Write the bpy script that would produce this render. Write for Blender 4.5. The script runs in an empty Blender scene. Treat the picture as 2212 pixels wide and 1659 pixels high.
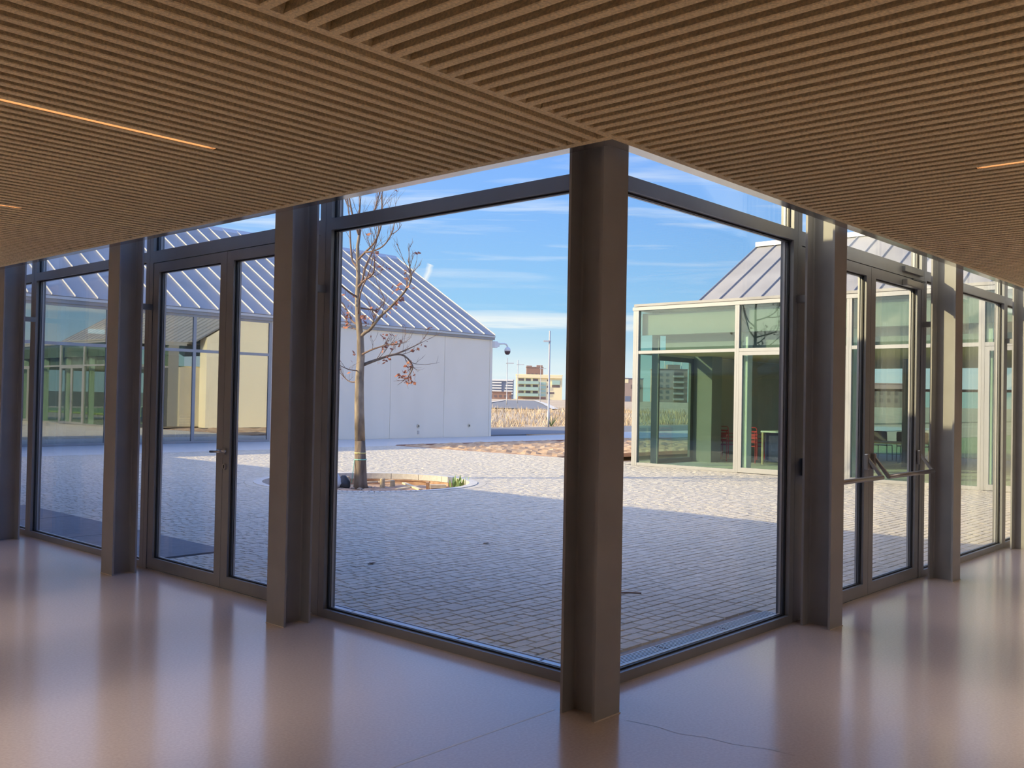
import bpy, bmesh, math, random
from mathutils import Vector, Matrix
random.seed(7)
D = bpy.data
SC = bpy.context.scene
COL = SC.collection

# ------------------------------------------------------------------ camera
cam_d = D.cameras.new('camera'); cam = D.objects.new('camera', cam_d); COL.objects.link(cam)
cam_d.sensor_fit = 'HORIZONTAL'; cam_d.sensor_width = 36.0; cam_d.lens = 33.51
cam_d.clip_start = 0.05; cam_d.clip_end = 2000
Rv = Vector((0.671738, -0.74055, 0.018821)); Uv = Vector((-0.024879, 0.002839, 0.999686)); Fv = Vector((0.740371, 0.671995, 0.016516))
m = Matrix.Identity(4)
for i in range(3):
    m[i][0] = Rv[i]; m[i][1] = Uv[i]; m[i][2] = -Fv[i]
m[2][3] = 1.55
cam.matrix_world = m
SC.camera = cam

# ------------------------------------------------------------------ view, sky, sun
SC.view_settings.view_transform = 'Standard'; SC.view_settings.look = 'None'
SC.view_settings.gamma = 1.0; SC.view_settings.use_curve_mapping = False
SC.view_settings.exposure = 0.0
try:
    SC.cycles.max_bounces = 14; SC.cycles.diffuse_bounces = 5; SC.cycles.glossy_bounces = 5
    SC.cycles.transparent_max_bounces = 24; SC.cycles.transmission_bounces = 8
    SC.cycles.sample_clamp_indirect = 6.0; SC.cycles.caustics_reflective = False
except Exception:
    pass

SUN_DIR = Vector((1.9, -1.365, -1.0)).normalized()      # the way the light travels
w = D.worlds.new('sky'); SC.world = w; w.use_nodes = True
nt = w.node_tree; nt.nodes.clear()
def N(nt, t, **kw):
    n = nt.nodes.new(t)
    for k, v in kw.items(): setattr(n, k, v)
    return n
def math_node(nt, op, a, b=None, clamp=False):
    n = N(nt, 'ShaderNodeMath', operation=op); n.use_clamp = clamp
    for i, v in enumerate((a, b)):
        if v is None: continue
        if isinstance(v, (int, float)): n.inputs[i].default_value = v
        else: nt.links.new(v, n.inputs[i])
    return n.outputs[0]
def ramp(nt, fac, stops, interp='LINEAR'):
    n = N(nt, 'ShaderNodeValToRGB'); cr = n.color_ramp; cr.interpolation = interp
    while len(cr.elements) > len(stops): cr.elements.remove(cr.elements[-1])
    while len(cr.elements) < len(stops): cr.elements.new(0.5)
    for e, (p, c) in zip(cr.elements, stops):
        e.position = p; e.color = (c, c, c, 1) if isinstance(c, (int, float)) else (*c, 1)
    if fac is not None: nt.links.new(fac, n.inputs[0])
    return n.outputs[0]
def mixc(nt, f, a, b, mode='MIX'):
    n = N(nt, 'ShaderNodeMix', data_type='RGBA', blend_type=mode)
    for i, v in ((0, f), (6, a), (7, b)):
        if isinstance(v, (int, float)): n.inputs[i].default_value = v
        elif isinstance(v, tuple): n.inputs[i].default_value = (*v, 1)
        else: nt.links.new(v, n.inputs[i])
    return n.outputs[2]
def vdot(nt, v, vec):
    n = N(nt, 'ShaderNodeVectorMath', operation='DOT_PRODUCT'); nt.links.new(v, n.inputs[0]); n.inputs[1].default_value = vec
    return n.outputs['Value']

tc = N(nt, 'ShaderNodeTexCoord'); gen = tc.outputs['Generated']
sep = N(nt, 'ShaderNodeSeparateXYZ'); nt.links.new(gen, sep.inputs[0]); zz = sep.outputs[2]
base = ramp(nt, zz, [(0.0, (.62, .82, .92)), (.035, (.60, .82, .93)), (.09, (.29, .62, .94)), (.18, (.21, .50, .98)), (.27, (.16, .41, 1.0)), (.5, (.12, .36, 1.12)), (1.0, (.11, .34, 1.15))])
# long thin cirrus and a bank of low haze cloud
azi = math_node(nt, 'ARCTAN2', sep.outputs[1], sep.outputs[0])
cv = N(nt, 'ShaderNodeCombineXYZ'); nt.links.new(math_node(nt, 'MULTIPLY', azi, 3.0), cv.inputs[0]); nt.links.new(math_node(nt, 'MULTIPLY', zz, 46.0), cv.inputs[1])
n1 = N(nt, 'ShaderNodeTexNoise'); n1.inputs['Scale'].default_value = 1.35; n1.inputs['Detail'].default_value = 6; n1.inputs['Roughness'].default_value = .55; n1.inputs['Distortion'].default_value = .5
nt.links.new(cv.outputs[0], n1.inputs['Vector'])
cirrus = math_node(nt, 'MULTIPLY', ramp(nt, n1.outputs['Fac'], [(.52, 0.0), (.72, .75)]), ramp(nt, zz, [(.0, .0), (.10, .15), (.18, .75), (.24, .45), (.34, .35), (.5, .4), (1.0, .4)]))
n2 = N(nt, 'ShaderNodeTexNoise'); n2.inputs['Scale'].default_value = 2.2; n2.inputs['Detail'].default_value = 8; n2.inputs['Roughness'].default_value = .6
nt.links.new(cv.outputs[0], n2.inputs['Vector'])
zw = math_node(nt, 'ADD', zz, math_node(nt, 'MULTIPLY', math_node(nt, 'SUBTRACT', n2.outputs['Fac'], .5), .022))
bank = ramp(nt, zw, [(.0, .55), (.03, .6), (.046, .35), (.058, .12), (.074, .10), (.080, .95), (.088, .95), (.092, .0)])
lowf = math_node(nt, 'MULTIPLY', bank, ramp(nt, n2.outputs['Fac'], [(.3, .5), (.6, 1.0)]))
c1 = mixc(nt, cirrus, base, (1.0, 1.03, 1.06))
c2 = mixc(nt, lowf, c1, (.93, .97, .98))
# short bright contrail
t0 = Vector((.66959, .73255, .12256)).normalized(); t1 = Vector((.67247, .72698, .13883)).normalized()
nrm = t0.cross(t1).normalized(); tan = (t1 - t0).normalized()
off = math_node(nt, 'ABSOLUTE', math_node(nt, 'ADD', vdot(nt, gen, nrm), math_node(nt, 'MULTIPLY', math_node(nt, 'SUBTRACT', n2.outputs['Fac'], .5), .006)))
al = vdot(nt, gen, tan); a0, a1 = t0.dot(tan), t1.dot(tan)
tr = math_node(nt, 'MULTIPLY', ramp(nt, off, [(.0, .85), (.0008, .5), (.0020, .0)]), math_node(nt, 'MULTIPLY', math_node(nt, 'GREATER_THAN', al, a0), math_node(nt, 'LESS_THAN', al, a1)))
tr = math_node(nt, 'MULTIPLY', tr, math_node(nt, 'GREATER_THAN', vdot(nt, gen, tuple(Fv)), 0.3))
c3 = mixc(nt, tr, c2, (.95, .98, 1.0))
below = ramp(nt, zz, [(.0, 1.0), (.001, 0.0)])
c4 = mixc(nt, math_node(nt, 'LESS_THAN', zz, 0.0), c3, (.35, .33, .30))
# the sky brightens smoothly towards the sun
sd = math_node(nt, 'ARCCOSINE', math_node(nt, 'MINIMUM', vdot(nt, gen, tuple(-SUN_DIR)), .9999))
def fall(k, amp): return math_node(nt, 'MULTIPLY', math_node(nt, 'POWER', math.e, math_node(nt, 'MULTIPLY', sd, -1.0 / k)), amp)
glow = math_node(nt, 'MULTIPLY', math_node(nt, 'ADD', fall(.22, 9.0), fall(.5, 2.0)), math_node(nt, 'GREATER_THAN', zz, 0.0))
gm = N(nt, 'ShaderNodeVectorMath', operation='SCALE'); gm.inputs[0].default_value = (1.0, .88, .64); nt.links.new(glow, gm.inputs['Scale'])
c4 = mixc(nt, 1.0, c4, gm.outputs[0], 'ADD')
bg = N(nt, 'ShaderNodeBackground'); bg.inputs[1].default_value = 1.0
nt.links.new(c4, bg.inputs[0])
wo = N(nt, 'ShaderNodeOutputWorld'); nt.links.new(bg.outputs[0], wo.inputs[0])

sun_d = D.lights.new('sun', 'SUN'); sun = D.objects.new('sun', sun_d); COL.objects.link(sun)
sun_d.energy = 5.6; sun_d.color = (1.0, .80, .43); sun_d.angle = math.radians(.55)
sun.location = (-40, 40, 30); sun.rotation_euler = SUN_DIR.to_track_quat('-Z', 'Y').to_euler()

# ------------------------------------------------------------------ materials
M = {}
def mat(name, col, rough=.6, metal=0.0, var=.0, scale=8.0, bump=.0, bscale=60.0, spec=.5, col2=None, detail=4.0, coat=0.0, tint=None, stretch=None, emit=None):
    m = D.materials.new(name); m.use_nodes = True; nt = m.node_tree
    b = nt.nodes['Principled BSDF']
    b.inputs['Roughness'].default_value = rough; b.inputs['Metallic'].default_value = metal
    b.inputs['Specular IOR Level'].default_value = spec
    if coat: b.inputs['Coat Weight'].default_value = coat; b.inputs['Coat Roughness'].default_value = .12
    b.inputs['Base Color'].default_value = (*col, 1)
    t = N(nt, 'ShaderNodeTexCoord'); src = t.outputs['Object']
    if stretch:
        mp = N(nt, 'ShaderNodeMapping'); mp.inputs['Scale'].default_value = stretch; nt.links.new(src, mp.inputs[0]); src = mp.outputs[0]
    c = None
    if var or col2:
        n = N(nt, 'ShaderNodeTexNoise'); n.inputs['Scale'].default_value = scale; n.inputs['Detail'].default_value = detail
        nt.links.new(src, n.inputs['Vector'])
        c_lo = col if col2 else tuple(v * (1 - var) for v in col)
        c_hi = col2 if col2 else tuple(min(1, v * (1 + var)) for v in col)
        c = ramp(nt, n.outputs['Fac'], [(.36, c_lo), (.64, c_hi)])
    if tint:
        if tint == 'random':
            oi = N(nt, 'ShaderNodeObjectInfo'); f = oi.outputs['Random']
        else:
            at = N(nt, 'ShaderNodeAttribute'); at.attribute_name = 'tint'; f = at.outputs['Fac']
        g = ramp(nt, f, [(0, .93), (1, 1.05)])
        c = mixc(nt, 1.0, c if c is not None else col, g, 'MULTIPLY')
    if c is not None: nt.links.new(c, b.inputs['Base Color'])
    if bump:
        n = N(nt, 'ShaderNodeTexNoise'); n.inputs['Scale'].default_value = bscale; n.inputs['Detail'].default_value = 6
        nt.links.new(src, n.inputs['Vector'])
        bp = N(nt, 'ShaderNodeBump'); bp.inputs['Strength'].default_value = bump; bp.inputs['Distance'].default_value = .01
        nt.links.new(n.outputs['Fac'], bp.inputs['Height']); nt.links.new(bp.outputs[0], b.inputs['Normal'])
    if emit:
        b.inputs['Emission Color'].default_value = (*emit[0], 1); b.inputs['Emission Strength'].default_value = emit[1]
    M[name] = m
    return m

def glass(name, tintc, r0, r1, rough=0.0):
    """thin pane: clear tinted body with a mirror-like skin that strengthens at grazing view"""
    m = D.materials.new(name); m.use_nodes = True; nt = m.node_tree; nt.nodes.clear()
    lw = N(nt, 'ShaderNodeLayerWeight'); lw.inputs[0].default_value = .5
    f5 = math_node(nt, 'POWER', lw.outputs['Facing'], 4.0)
    fac = math_node(nt, 'ADD', math_node(nt, 'MULTIPLY', f5, r1 - r0), r0, True)
    tr = N(nt, 'ShaderNodeBsdfTransparent'); tr.inputs[0].default_value = (*tintc, 1)
    gl = N(nt, 'ShaderNodeBsdfGlossy'); gl.inputs['Roughness'].default_value = rough; gl.inputs[0].default_value = (.95, .98, 1, 1)
    mx = N(nt, 'ShaderNodeMixShader'); nt.links.new(fac, mx.inputs[0]); nt.links.new(tr.outputs[0], mx.inputs[1]); nt.links.new(gl.outputs[0], mx.inputs[2])
    o = N(nt, 'ShaderNodeOutputMaterial'); nt.links.new(mx.outputs[0], o.inputs[0])
    M[name] = m; return m

mat('floor', (.55, .455, .42), .22, var=.05, scale=70, bump=.03, bscale=14, spec=.6, detail=8, coat=.35)
mat('joint', (.62, .56, .52), .3)
mat('crack', (.16, .12, .10), .6)
mat('slat', (.80, .64, .375), .85, var=.16, scale=90, bump=.5, bscale=260, spec=.15)
mat('slat_back', (.085, .045, .02), .9, var=.2, scale=90, spec=.1)
mat('soffit_metal', (.62, .60, .58), .16, metal=.9, var=.04, scale=2)
mat('steel', (.32, .325, .335), .36, metal=.0, var=.06, scale=3, bump=.06, bscale=220)
mat('frame', (.26, .27, .285), .38, metal=.35, var=.04, scale=5)
mat('gasket', (.012, .012, .014), .5)
mat('bead', (.55, .55, .56), .35, metal=.3)
mat('chrome', (.62, .61, .60), .22, metal=.95)
mat('bar_metal', (.42, .41, .40), .35, metal=.7)
mat('warm_wall', (.42, .38, .34), .7, var=.04, scale=3)
mat('interior_wall', (.36, .33, .30), .8, var=.05, scale=3)
mat('bulkhead_paint', (.27, .27, .265), .8, var=.03, scale=4)
mat('white_paint', (.80, .80, .78), .7, var=.03, scale=4)
mat('plate', (.52, .56, .62), .32, metal=.6, var=.05, scale=6)
mat('led', (1, .8, .6), .5, emit=((1.0, .50, .22), 1.5))
mat('channel', (.06, .029, .012), 1.0, spec=0.0)
mat('paver', (.655, .595, .49), .85, var=.10, scale=14, bump=.25, bscale=120, spec=.25, tint='random')
mat('paver_field', (.655, .595, .49), .85, var=.10, scale=14, bump=.25, bscale=120, spec=.25, tint='attr')
mat('joint_sand', (.36, .335, .315), .95, var=.15, scale=40)
mat('dark_slab', (.17, .175, .19), .7, var=.10, scale=10, bump=.1)
mat('curb', (.66, .625, .56), .8, var=.08, scale=20, bump=.2)
mat('soil', (.40, .235, .15), .95, col2=(.58, .40, .27), scale=5, bump=.8, bscale=20)
mat('gravel', (.40, .32, .25), .95, var=.3, scale=60, bump=.8, bscale=60)
mat('mulch', (.44, .27, .15), .95, col2=(.66, .47, .29), scale=3, bump=.9, bscale=10)
mat('asphalt', (.24, .235, .235), .9, var=.12, scale=30)
mat('dry_ground', (.50, .37, .235), .95, col2=(.66, .52, .35), scale=.6, bump=.5, bscale=3)
mat('reed', (.46, .32, .18), .9, col2=(.74, .60, .42), scale=.7)
mat('concrete_white', (.95, .86, .70), .75, var=.025, scale=1.2, bump=.05, bscale=30, stretch=(1, 1, .35))
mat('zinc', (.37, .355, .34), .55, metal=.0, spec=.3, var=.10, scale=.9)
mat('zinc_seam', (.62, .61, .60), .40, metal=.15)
mat('zinc_dark_seam', (.36, .38, .41), .45, metal=.4)
mat('alu_light', (.38, .38, .385), .45, metal=.1, var=.03, scale=3)
mat('dark_frame', (.10, .11, .12), .5)
mat('beige_wall', (.52, .47, .38), .85, var=.04, scale=2)
mat('grass', (.22, .30, .12), .95, col2=(.36, .42, .18), scale=2)
mat('pale_wood', (.70, .55, .34), .55, var=.1, scale=6)
mat('red_metal', (.62, .05, .06), .4)
mat('black_plastic', (.05, .055, .07), .5)
mat('white_top', (.82, .82, .82), .4)
mat('navy_cloth', (.05, .05, .14), .8)
mat('bark', (.20, .15, .105), .9, col2=(.43, .34, .24), scale=7, bump=.6, bscale=25, stretch=(1, 1, .45))
mat('bark_dark', (.16, .115, .08), .95, col2=(.30, .23, .165), scale=9, bump=.9, bscale=25, stretch=(1, 1, .3))
mat('twig', (.22, .14, .10), .9, var=.2, scale=9)
mat('leaf_brown', (.34, .10, .05), .8, col2=(.48, .20, .10), scale=7)
mat('stake', (.56, .44, .28), .9, var=.15, scale=15)
mat('plank', (.80, .66, .44), .8, var=.12, scale=10)
mat('bag_white', (.72, .76, .78), .45)
mat('black_bag', (.03, .04, .05), .4)
mat('plant_green', (.16, .28, .09), .6, col2=(.28, .40, .14), scale=6)
mat('string', (.30, .62, .50), .7)
mat('yellow_tape', (.75, .68, .30), .7)
mat('white_plastic', (.82, .82, .82), .4)
mat('smoke_dome', (.10, .05, .05), .15)
mat('lamp_grey', (.56, .53, .51), .5, metal=.3)
mat('cream', (.92, .80, .52), .85)
mat('far_white', (.84, .84, .84), .8)
mat('far_blue', (.18, .22, .32), .7)
mat('far_brick', (.36, .22, .17), .9)
mat('far_brown', (.42, .32, .28), .9)
mat('far_window', (.20, .15, .15), .3)
mat('balcony_glass', (.42, .58, .52), .25)
mat('green_awning', (.35, .50, .47), .6)
glass('pane', (.975, .99, .99), .022, .7)
glass('pane_mirror', (.62, .72, .70), .33, .85)
glass('pane_green', (.78, .880, .83), .05, .75)

# ------------------------------------------------------------------ building blocks
class MB:
    def __init__(s): s.v = []; s.f = []; s.t = []
    def add(s, vs, fs, t=.5):
        o = len(s.v); s.v += [tuple(p) for p in vs]; s.f += [tuple(i + o for i in f) for f in fs]; s.t += [t] * len(fs); return s
    def box(s, x0, x1, y0, y1, z0, z1, t=.5):
        return s.add([(x0, y0, z0), (x1, y0, z0), (x1, y1, z0), (x0, y1, z0), (x0, y0, z1), (x1, y0, z1), (x1, y1, z1), (x0, y1, z1)],
                     [(3, 2, 1, 0), (4, 5, 6, 7), (0, 1, 5, 4), (1, 2, 6, 5), (2, 3, 7, 6), (3, 0, 4, 7)], t)
    def prism(s, poly, z0, z1):
        n = len(poly); vs = [(x, y, z0) for x, y in poly] + [(x, y, z1) for x, y in poly]
        fs = [tuple(range(n - 1, -1, -1)), tuple(range(n, 2 * n))] + [(i, (i + 1) % n, n + (i + 1) % n, n + i) for i in range(n)]
        return s.add(vs, fs)
    def extr(s, poly, axis, a, b):
        """poly of (u,v) extruded along x ('x': u=y, v=z) or y ('y': u=x, v=z)"""
        n = len(poly)
        P = (lambda u, v, k: (k, u, v)) if axis == 'x' else (lambda u, v, k: (u, k, v))
        vs = [P(u, v, a) for u, v in poly] + [P(u, v, b) for u, v in poly]
        fs = [tuple(range(n - 1, -1, -1)), tuple(range(n, 2 * n))] + [(i, (i + 1) % n, n + (i + 1) % n, n + i) for i in range(n)]
        return s.add(vs, fs)
    def tube(s, pts, rad, n=8, caps=True):
        pts = [Vector(p) for p in pts]
        if not isinstance(rad, (list, tuple)): rad = [rad] * len(pts)
        vs = []; ref = None
        for i, p in enumerate(pts):
            d = (pts[min(i + 1, len(pts) - 1)] - pts[max(i - 1, 0)]).normalized()
            if ref is None: ref = d.orthogonal().normalized()
            ref = (ref - d * ref.dot(d)); ref = ref.normalized() if ref.length > 1e-6 else d.orthogonal().normalized()
            q = d.cross(ref)
            for k in range(n):
                a = 2 * math.pi * k / n
                vs.append(p + (ref * math.cos(a) + q * math.sin(a)) * rad[i])
        fs = []
        for i in range(len(pts) - 1):
            for k in range(n):
                a = i * n + k; b = i * n + (k + 1) % n
                fs.append((a, b, b + n, a + n))
        if caps:
            fs.append(tuple(range(n - 1, -1, -1))); fs.append(tuple((len(pts) - 1) * n + k for k in range(n)))
        return s.add(vs, fs)
    def lathe(s, c, prof, n=16):
        vs = []; fs = []
        for r, z in prof:
            for k in range(n):
                a = 2 * math.pi * k / n; vs.append((c[0] + r * math.cos(a), c[1] + r * math.sin(a), c[2] + z))
        for i in range(len(prof) - 1):
            for k in range(n):
                a = i * n + k; b = i * n + (k + 1) % n; fs.append((a, b, b + n, a + n))
        fs.append(tuple(range(n - 1, -1, -1))); fs.append(tuple((len(prof) - 1) * n + k for k in range(n)))
        return s.add(vs, fs)
    def mesh(s, name, mt, off=(0, 0, 0), smooth=False, tint=False):
        me = D.meshes.new(name)
        me.from_pydata([(a - off[0], b - off[1], c - off[2]) for a, b, c in s.v], [], s.f)
        me.materials.append(M[mt] if isinstance(mt, str) else mt)
        if smooth: me.polygons.foreach_set('use_smooth', [True] * len(me.polygons))
        if tint:
            at = me.attributes.new('tint', 'FLOAT', 'FACE'); at.data.foreach_set('value', s.t)
        me.update(); return me
    def build(s, name, mt, parent=None, smooth=False, local=False, tint=False, bevel=0.0):
        off = (0, 0, 0) if (parent is None or local) else WL[parent.name]
        o = D.objects.new(name, s.mesh(name, mt, off, smooth, tint)); COL.objects.link(o)
        if parent is not None: o.parent = parent
        WL[o.name] = off if parent is not None else (0, 0, 0)
        if bevel:
            b = o.modifiers.new('bevel', 'BEVEL'); b.width = bevel; b.segments = 2; b.limit_method = 'ANGLE'
        return o
WL = {}
def tag(o, label=None, cat=None, group=None, kind=None):
    if label: o['label'] = label
    if cat: o['category'] = cat
    if group: o['group'] = group
    if kind: o['kind'] = kind
    return o
def empty(name, loc, label=None, cat=None, group=None, kind=None, rz=0.0):
    o = D.objects.new(name, None); COL.objects.link(o); o.location = loc; o.rotation_euler = (0, 0, rz); o.empty_display_size = .1
    WL[o.name] = tuple(loc); tag(o, label, cat, group, kind); return o
def inst(me, name, parent, loc, rz=0.0):
    o = D.objects.new(name, me); COL.objects.link(o)
    pl = WL[parent.name] if parent is not None else (0, 0, 0)
    o.parent = parent; o.location = (loc[0] - pl[0], loc[1] - pl[1], loc[2] - pl[2]); o.rotation_euler = (0, 0, rz)
    WL[o.name] = tuple(loc); return o
def box(name, mt, parent, x0, x1, y0, y1, z0, z1, bevel=0.0):
    return MB().box(x0, x1, y0, y1, z0, z1).build(name, mt, parent, bevel=bevel)

GX, GY = 4.10, 3.08          # inner faces of the two glazed walls
ZC = 2.79                    # underside of the slatted ceiling
CX, CY = 3.625, 2.68         # ceiling edges towards the glass
XW, YW = -4.0, -4.0
XE, YE = 16.9, 27.3
S = 'structure'

# ------------------------------------------------------------------ floor
fl = MB().prism([(XW, YW), (XE, YW), (XE, GY + .10), (GX + .10, GY + .10), (GX + .10, YE), (XW, YE)], -.12, 0).build('floor', 'floor')
tag(fl, 'polished beige concrete floor reflecting the windows', 'floor', kind=S)
box('joint_strip', 'joint', fl, XW, 3.72, 3.045, 3.057, -.002, .0006)
cr = MB()
cp = [(3.85, 2.70), (3.88, 2.55), (3.87, 2.42), (3.92, 2.30), (3.93, 2.17), (3.99, 2.02), (4.0, 1.9)]
for (a, b), (c, d) in zip(cp, cp[1:]): cr.add([(a - .0012, b, .0005), (a + .0012, b, .0005), (c + .0012, d, .0005), (c - .0012, d, .0005)], [(0, 1, 2, 3)])
cr.build('crack', 'crack', fl)

# ------------------------------------------------------------------ ceiling of slats
ce = MB().prism([(XW, YW), (XE, YW), (XE, CY), (CX, CY), (CX, YE), (XW, YE)], ZC + .046, ZC + .08).build('ceiling', 'slat_back')
tag(ce, 'ceiling of parallel beige wood fibre slats', 'ceiling', kind=S)
PIT, SW = .0920, .043
rm = MB().box(XW, XE, CY - .04, CY, ZC, ZC + .05); rm.build('edge_board', 'slat', ce)
MB().box(CX - .045, CX, CY, YE, ZC, ZC + .05).build('edge_board', 'slat', ce)
def slat_mesh(name, L, axis):
    b = .004
    prof = [(-SW / 2 + b, 0), (SW / 2 - b, 0), (SW / 2, b), (SW * .27, .047), (-SW * .27, .047), (-SW / 2, b)]   # sides run back, so the grooves stay dark
    return MB().extr(prof, axis, 0, L).mesh(name, 'slat')
# field beside the far wing: slats run along y; field beyond the corner: slats run along x
me_r = slat_mesh('slat', CY - .04 - YW, 'y'); me_l = slat_mesh('slat', CX - .045 - XW, 'x')
xs = [1.33 + .0 + i * PIT for i in range(int((XE - 1.33) / PIT))]
for x in xs: inst(me_r, 'slat', ce, (x, YW, ZC))
ys = [CY + .055 + SW / 2 + i * PIT for i in range(int((13.0 - CY) / PIT))]
for y in ys: inst(me_l, 'slat', ce, (XW, y, ZC))
rest = MB()
x = 1.33 - PIT
while x > XW: rest.box(x - SW / 2, x + SW / 2, YW, CY - .04, ZC, ZC + .047); x -= PIT
y = ys[-1] + PIT
while y < YE: rest.box(XW, CX - .045, y - SW / 2, y + SW / 2, ZC, ZC + .047); y += PIT
r_ = rest.build('slat_field', 'slat', ce); r_['kind'] = 'stuff'
print('slats', len(xs) + len(ys))
# light lines: LED strips deep in dark channels between the slats
LED_L = 165.0
def led(x0, x1, y0, y1, label):
    t = empty('light_line', ((x0 + x1) / 2, (y0 + y1) / 2, ZC + .03), label, 'ceiling light', 'light lines in the ceiling')
    ax = 'x' if x1 - x0 > y1 - y0 else 'y'
    box('diffuser', 'led', t, x0, x1, y0, y1, ZC + .0445, ZC + .0455)
    e = .006
    for k in (-1, 1):
        if ax == 'x': box('channel_side', 'channel', t, x0 - .01, x1 + .01, *((y0 - e - .002, y0 - e) if k < 0 else (y1 + e, y1 + e + .002)), ZC + .003, ZC + .0455)
        else: box('channel_side', 'channel', t, *((x0 - e - .002, x0 - e) if k < 0 else (x1 + e, x1 + e + .002)), y0 - .01, y1 + .01, ZC + .003, ZC + .0455)
    for k in (0, 1):
        if ax == 'x': box('end_cap', 'channel', t, *((x0 - .012, x0 - .004) if k == 0 else (x1 + .004, x1 + .012)), y0 - e, y1 + e, ZC + .002, ZC + .0455)
        else: box('end_cap', 'channel', t, x0 - e, x1 + e, *((y0 - .012, y0 - .004) if k == 0 else (y1 + .004, y1 + .012)), ZC + .002, ZC + .0455)
    ld = D.lights.new('led_strip', 'AREA'); lo = D.objects.new('led_strip', ld); COL.objects.link(lo); lo.parent = t
    ld.spread = math.radians(115); ld.shape = 'RECTANGLE'; ld.size = x1 - x0; ld.size_y = y1 - y0; ld.color = (1.0, .88, .76)
    ld.energy = LED_L * math.pi * (x1 - x0) * (y1 - y0); lo.location = (0, 0, .0135)
def gap_y(y): return CY + .055 + SW / 2 + PIT * (round((y - CY - .055 - SW / 2) / PIT - .5) + .5)
def gap_x(x): return 1.33 + PIT * (round((x - 1.33) / PIT - .5) + .5)
lab = ['long warm light line between slats, nearest the camera on the left ceiling', 'warm light line far back on the left ceiling, only its tip showing', 'added unseen warm light line, third along the left wing ceiling', 'added unseen warm light line, fourth along the left wing ceiling', 'added unseen warm light line, fifth along the left wing ceiling', 'added unseen warm light line, sixth along the left wing ceiling', 'added unseen warm light line, seventh along the left wing ceiling', 'added unseen warm light line, eighth along the left wing ceiling']
for k, l in enumerate(lab):  # lines after the second are out of view, added to brighten the room
    g = gap_y(4.33 + 2.54 * k); led(-3.6, 2.53, g - .010, g + .010, l)
g = gap_x(5.27); led(g - .010, g + .010, -3.6, 1.53, 'warm light line between slats of the right ceiling')
for k, l in ((-2, 'added unseen warm light line far behind the camera, first of the right wing'), (-1, 'added unseen warm light line behind the camera, second of the right wing'), (1, 'added unseen warm light line beyond the visible one on the right ceiling'), (2, 'added unseen warm light line further along the right wing'), (3, 'added unseen warm light line next to the end of the right wing')):
    g = gap_x(5.27 + 2.54 * k); led(g - .010, g + .010, -3.6, 1.61 if k > 0 else .9, l)  # all of these lie out of view, added as extra room light

# polished metal trim under the ceiling edge, bulkheads above it
tag(MB().box(CX, CX + .075, CY, YE, ZC, ZC + .006).build('trim_1', 'soffit_metal'), 'shiny metal strip along the ceiling edge above the left glass wall', 'trim', kind=S)
tag(MB().box(CX + .0, XE, CY, CY + .075, ZC + .0005, ZC + .006).build('trim_2', 'soffit_metal'), 'shiny metal strip along the ceiling edge above the right glass wall', 'trim', kind=S)
tag(MB().box(CX + .05, CX + .075, CY + .075, YE, ZC + .0065, 3.88).build('wall_bulkhead_left', 'white_paint'), 'white bulkhead hidden above the left ceiling edge', 'wall', kind=S)
tag(MB().box(CX + .05, XE, CY + .05, CY + .075, ZC + .0065, 3.88).build('wall_bulkhead_right', 'white_paint'), 'white bulkhead hidden above the right ceiling edge', 'wall', kind=S)
# roof slab and back walls
tag(MB().prism([(XW - .2, YW - .2), (XE + .2, YW - .2), (XE + .2, GY + .12), (GX + .12, GY + .12), (GX + .12, YE + .2), (XW - .2, YE + .2)], 3.881, 3.915).build('roof_slab', 'zinc'), 'flat roof slab over the glazed room', 'roof', kind=S)
tag(MB().box(XW - .2, XW, YW - .2, YE + .2, -.12, 3.88).build('wall_left', 'warm_wall'), 'pale wall at the back of the left wing', 'wall', kind=S)
tag(MB().box(XW, XE + .2, YW - .2, YW, -.12, 3.88).build('wall_back', 'interior_wall'), 'wall at the back of the right wing', 'wall', kind=S)
tag(MB().box(XE, XE + .2, YW, GY + .1, -.12, 3.88).build('wall_right', 'interior_wall'), 'end wall of the right wing', 'wall', kind=S)
tag(MB().box(XW, GX + .1, YE, YE + .2, -.12, 3.88).build('wall_far', 'interior_wall'), 'end wall of the left wing', 'wall', kind=S)

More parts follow.
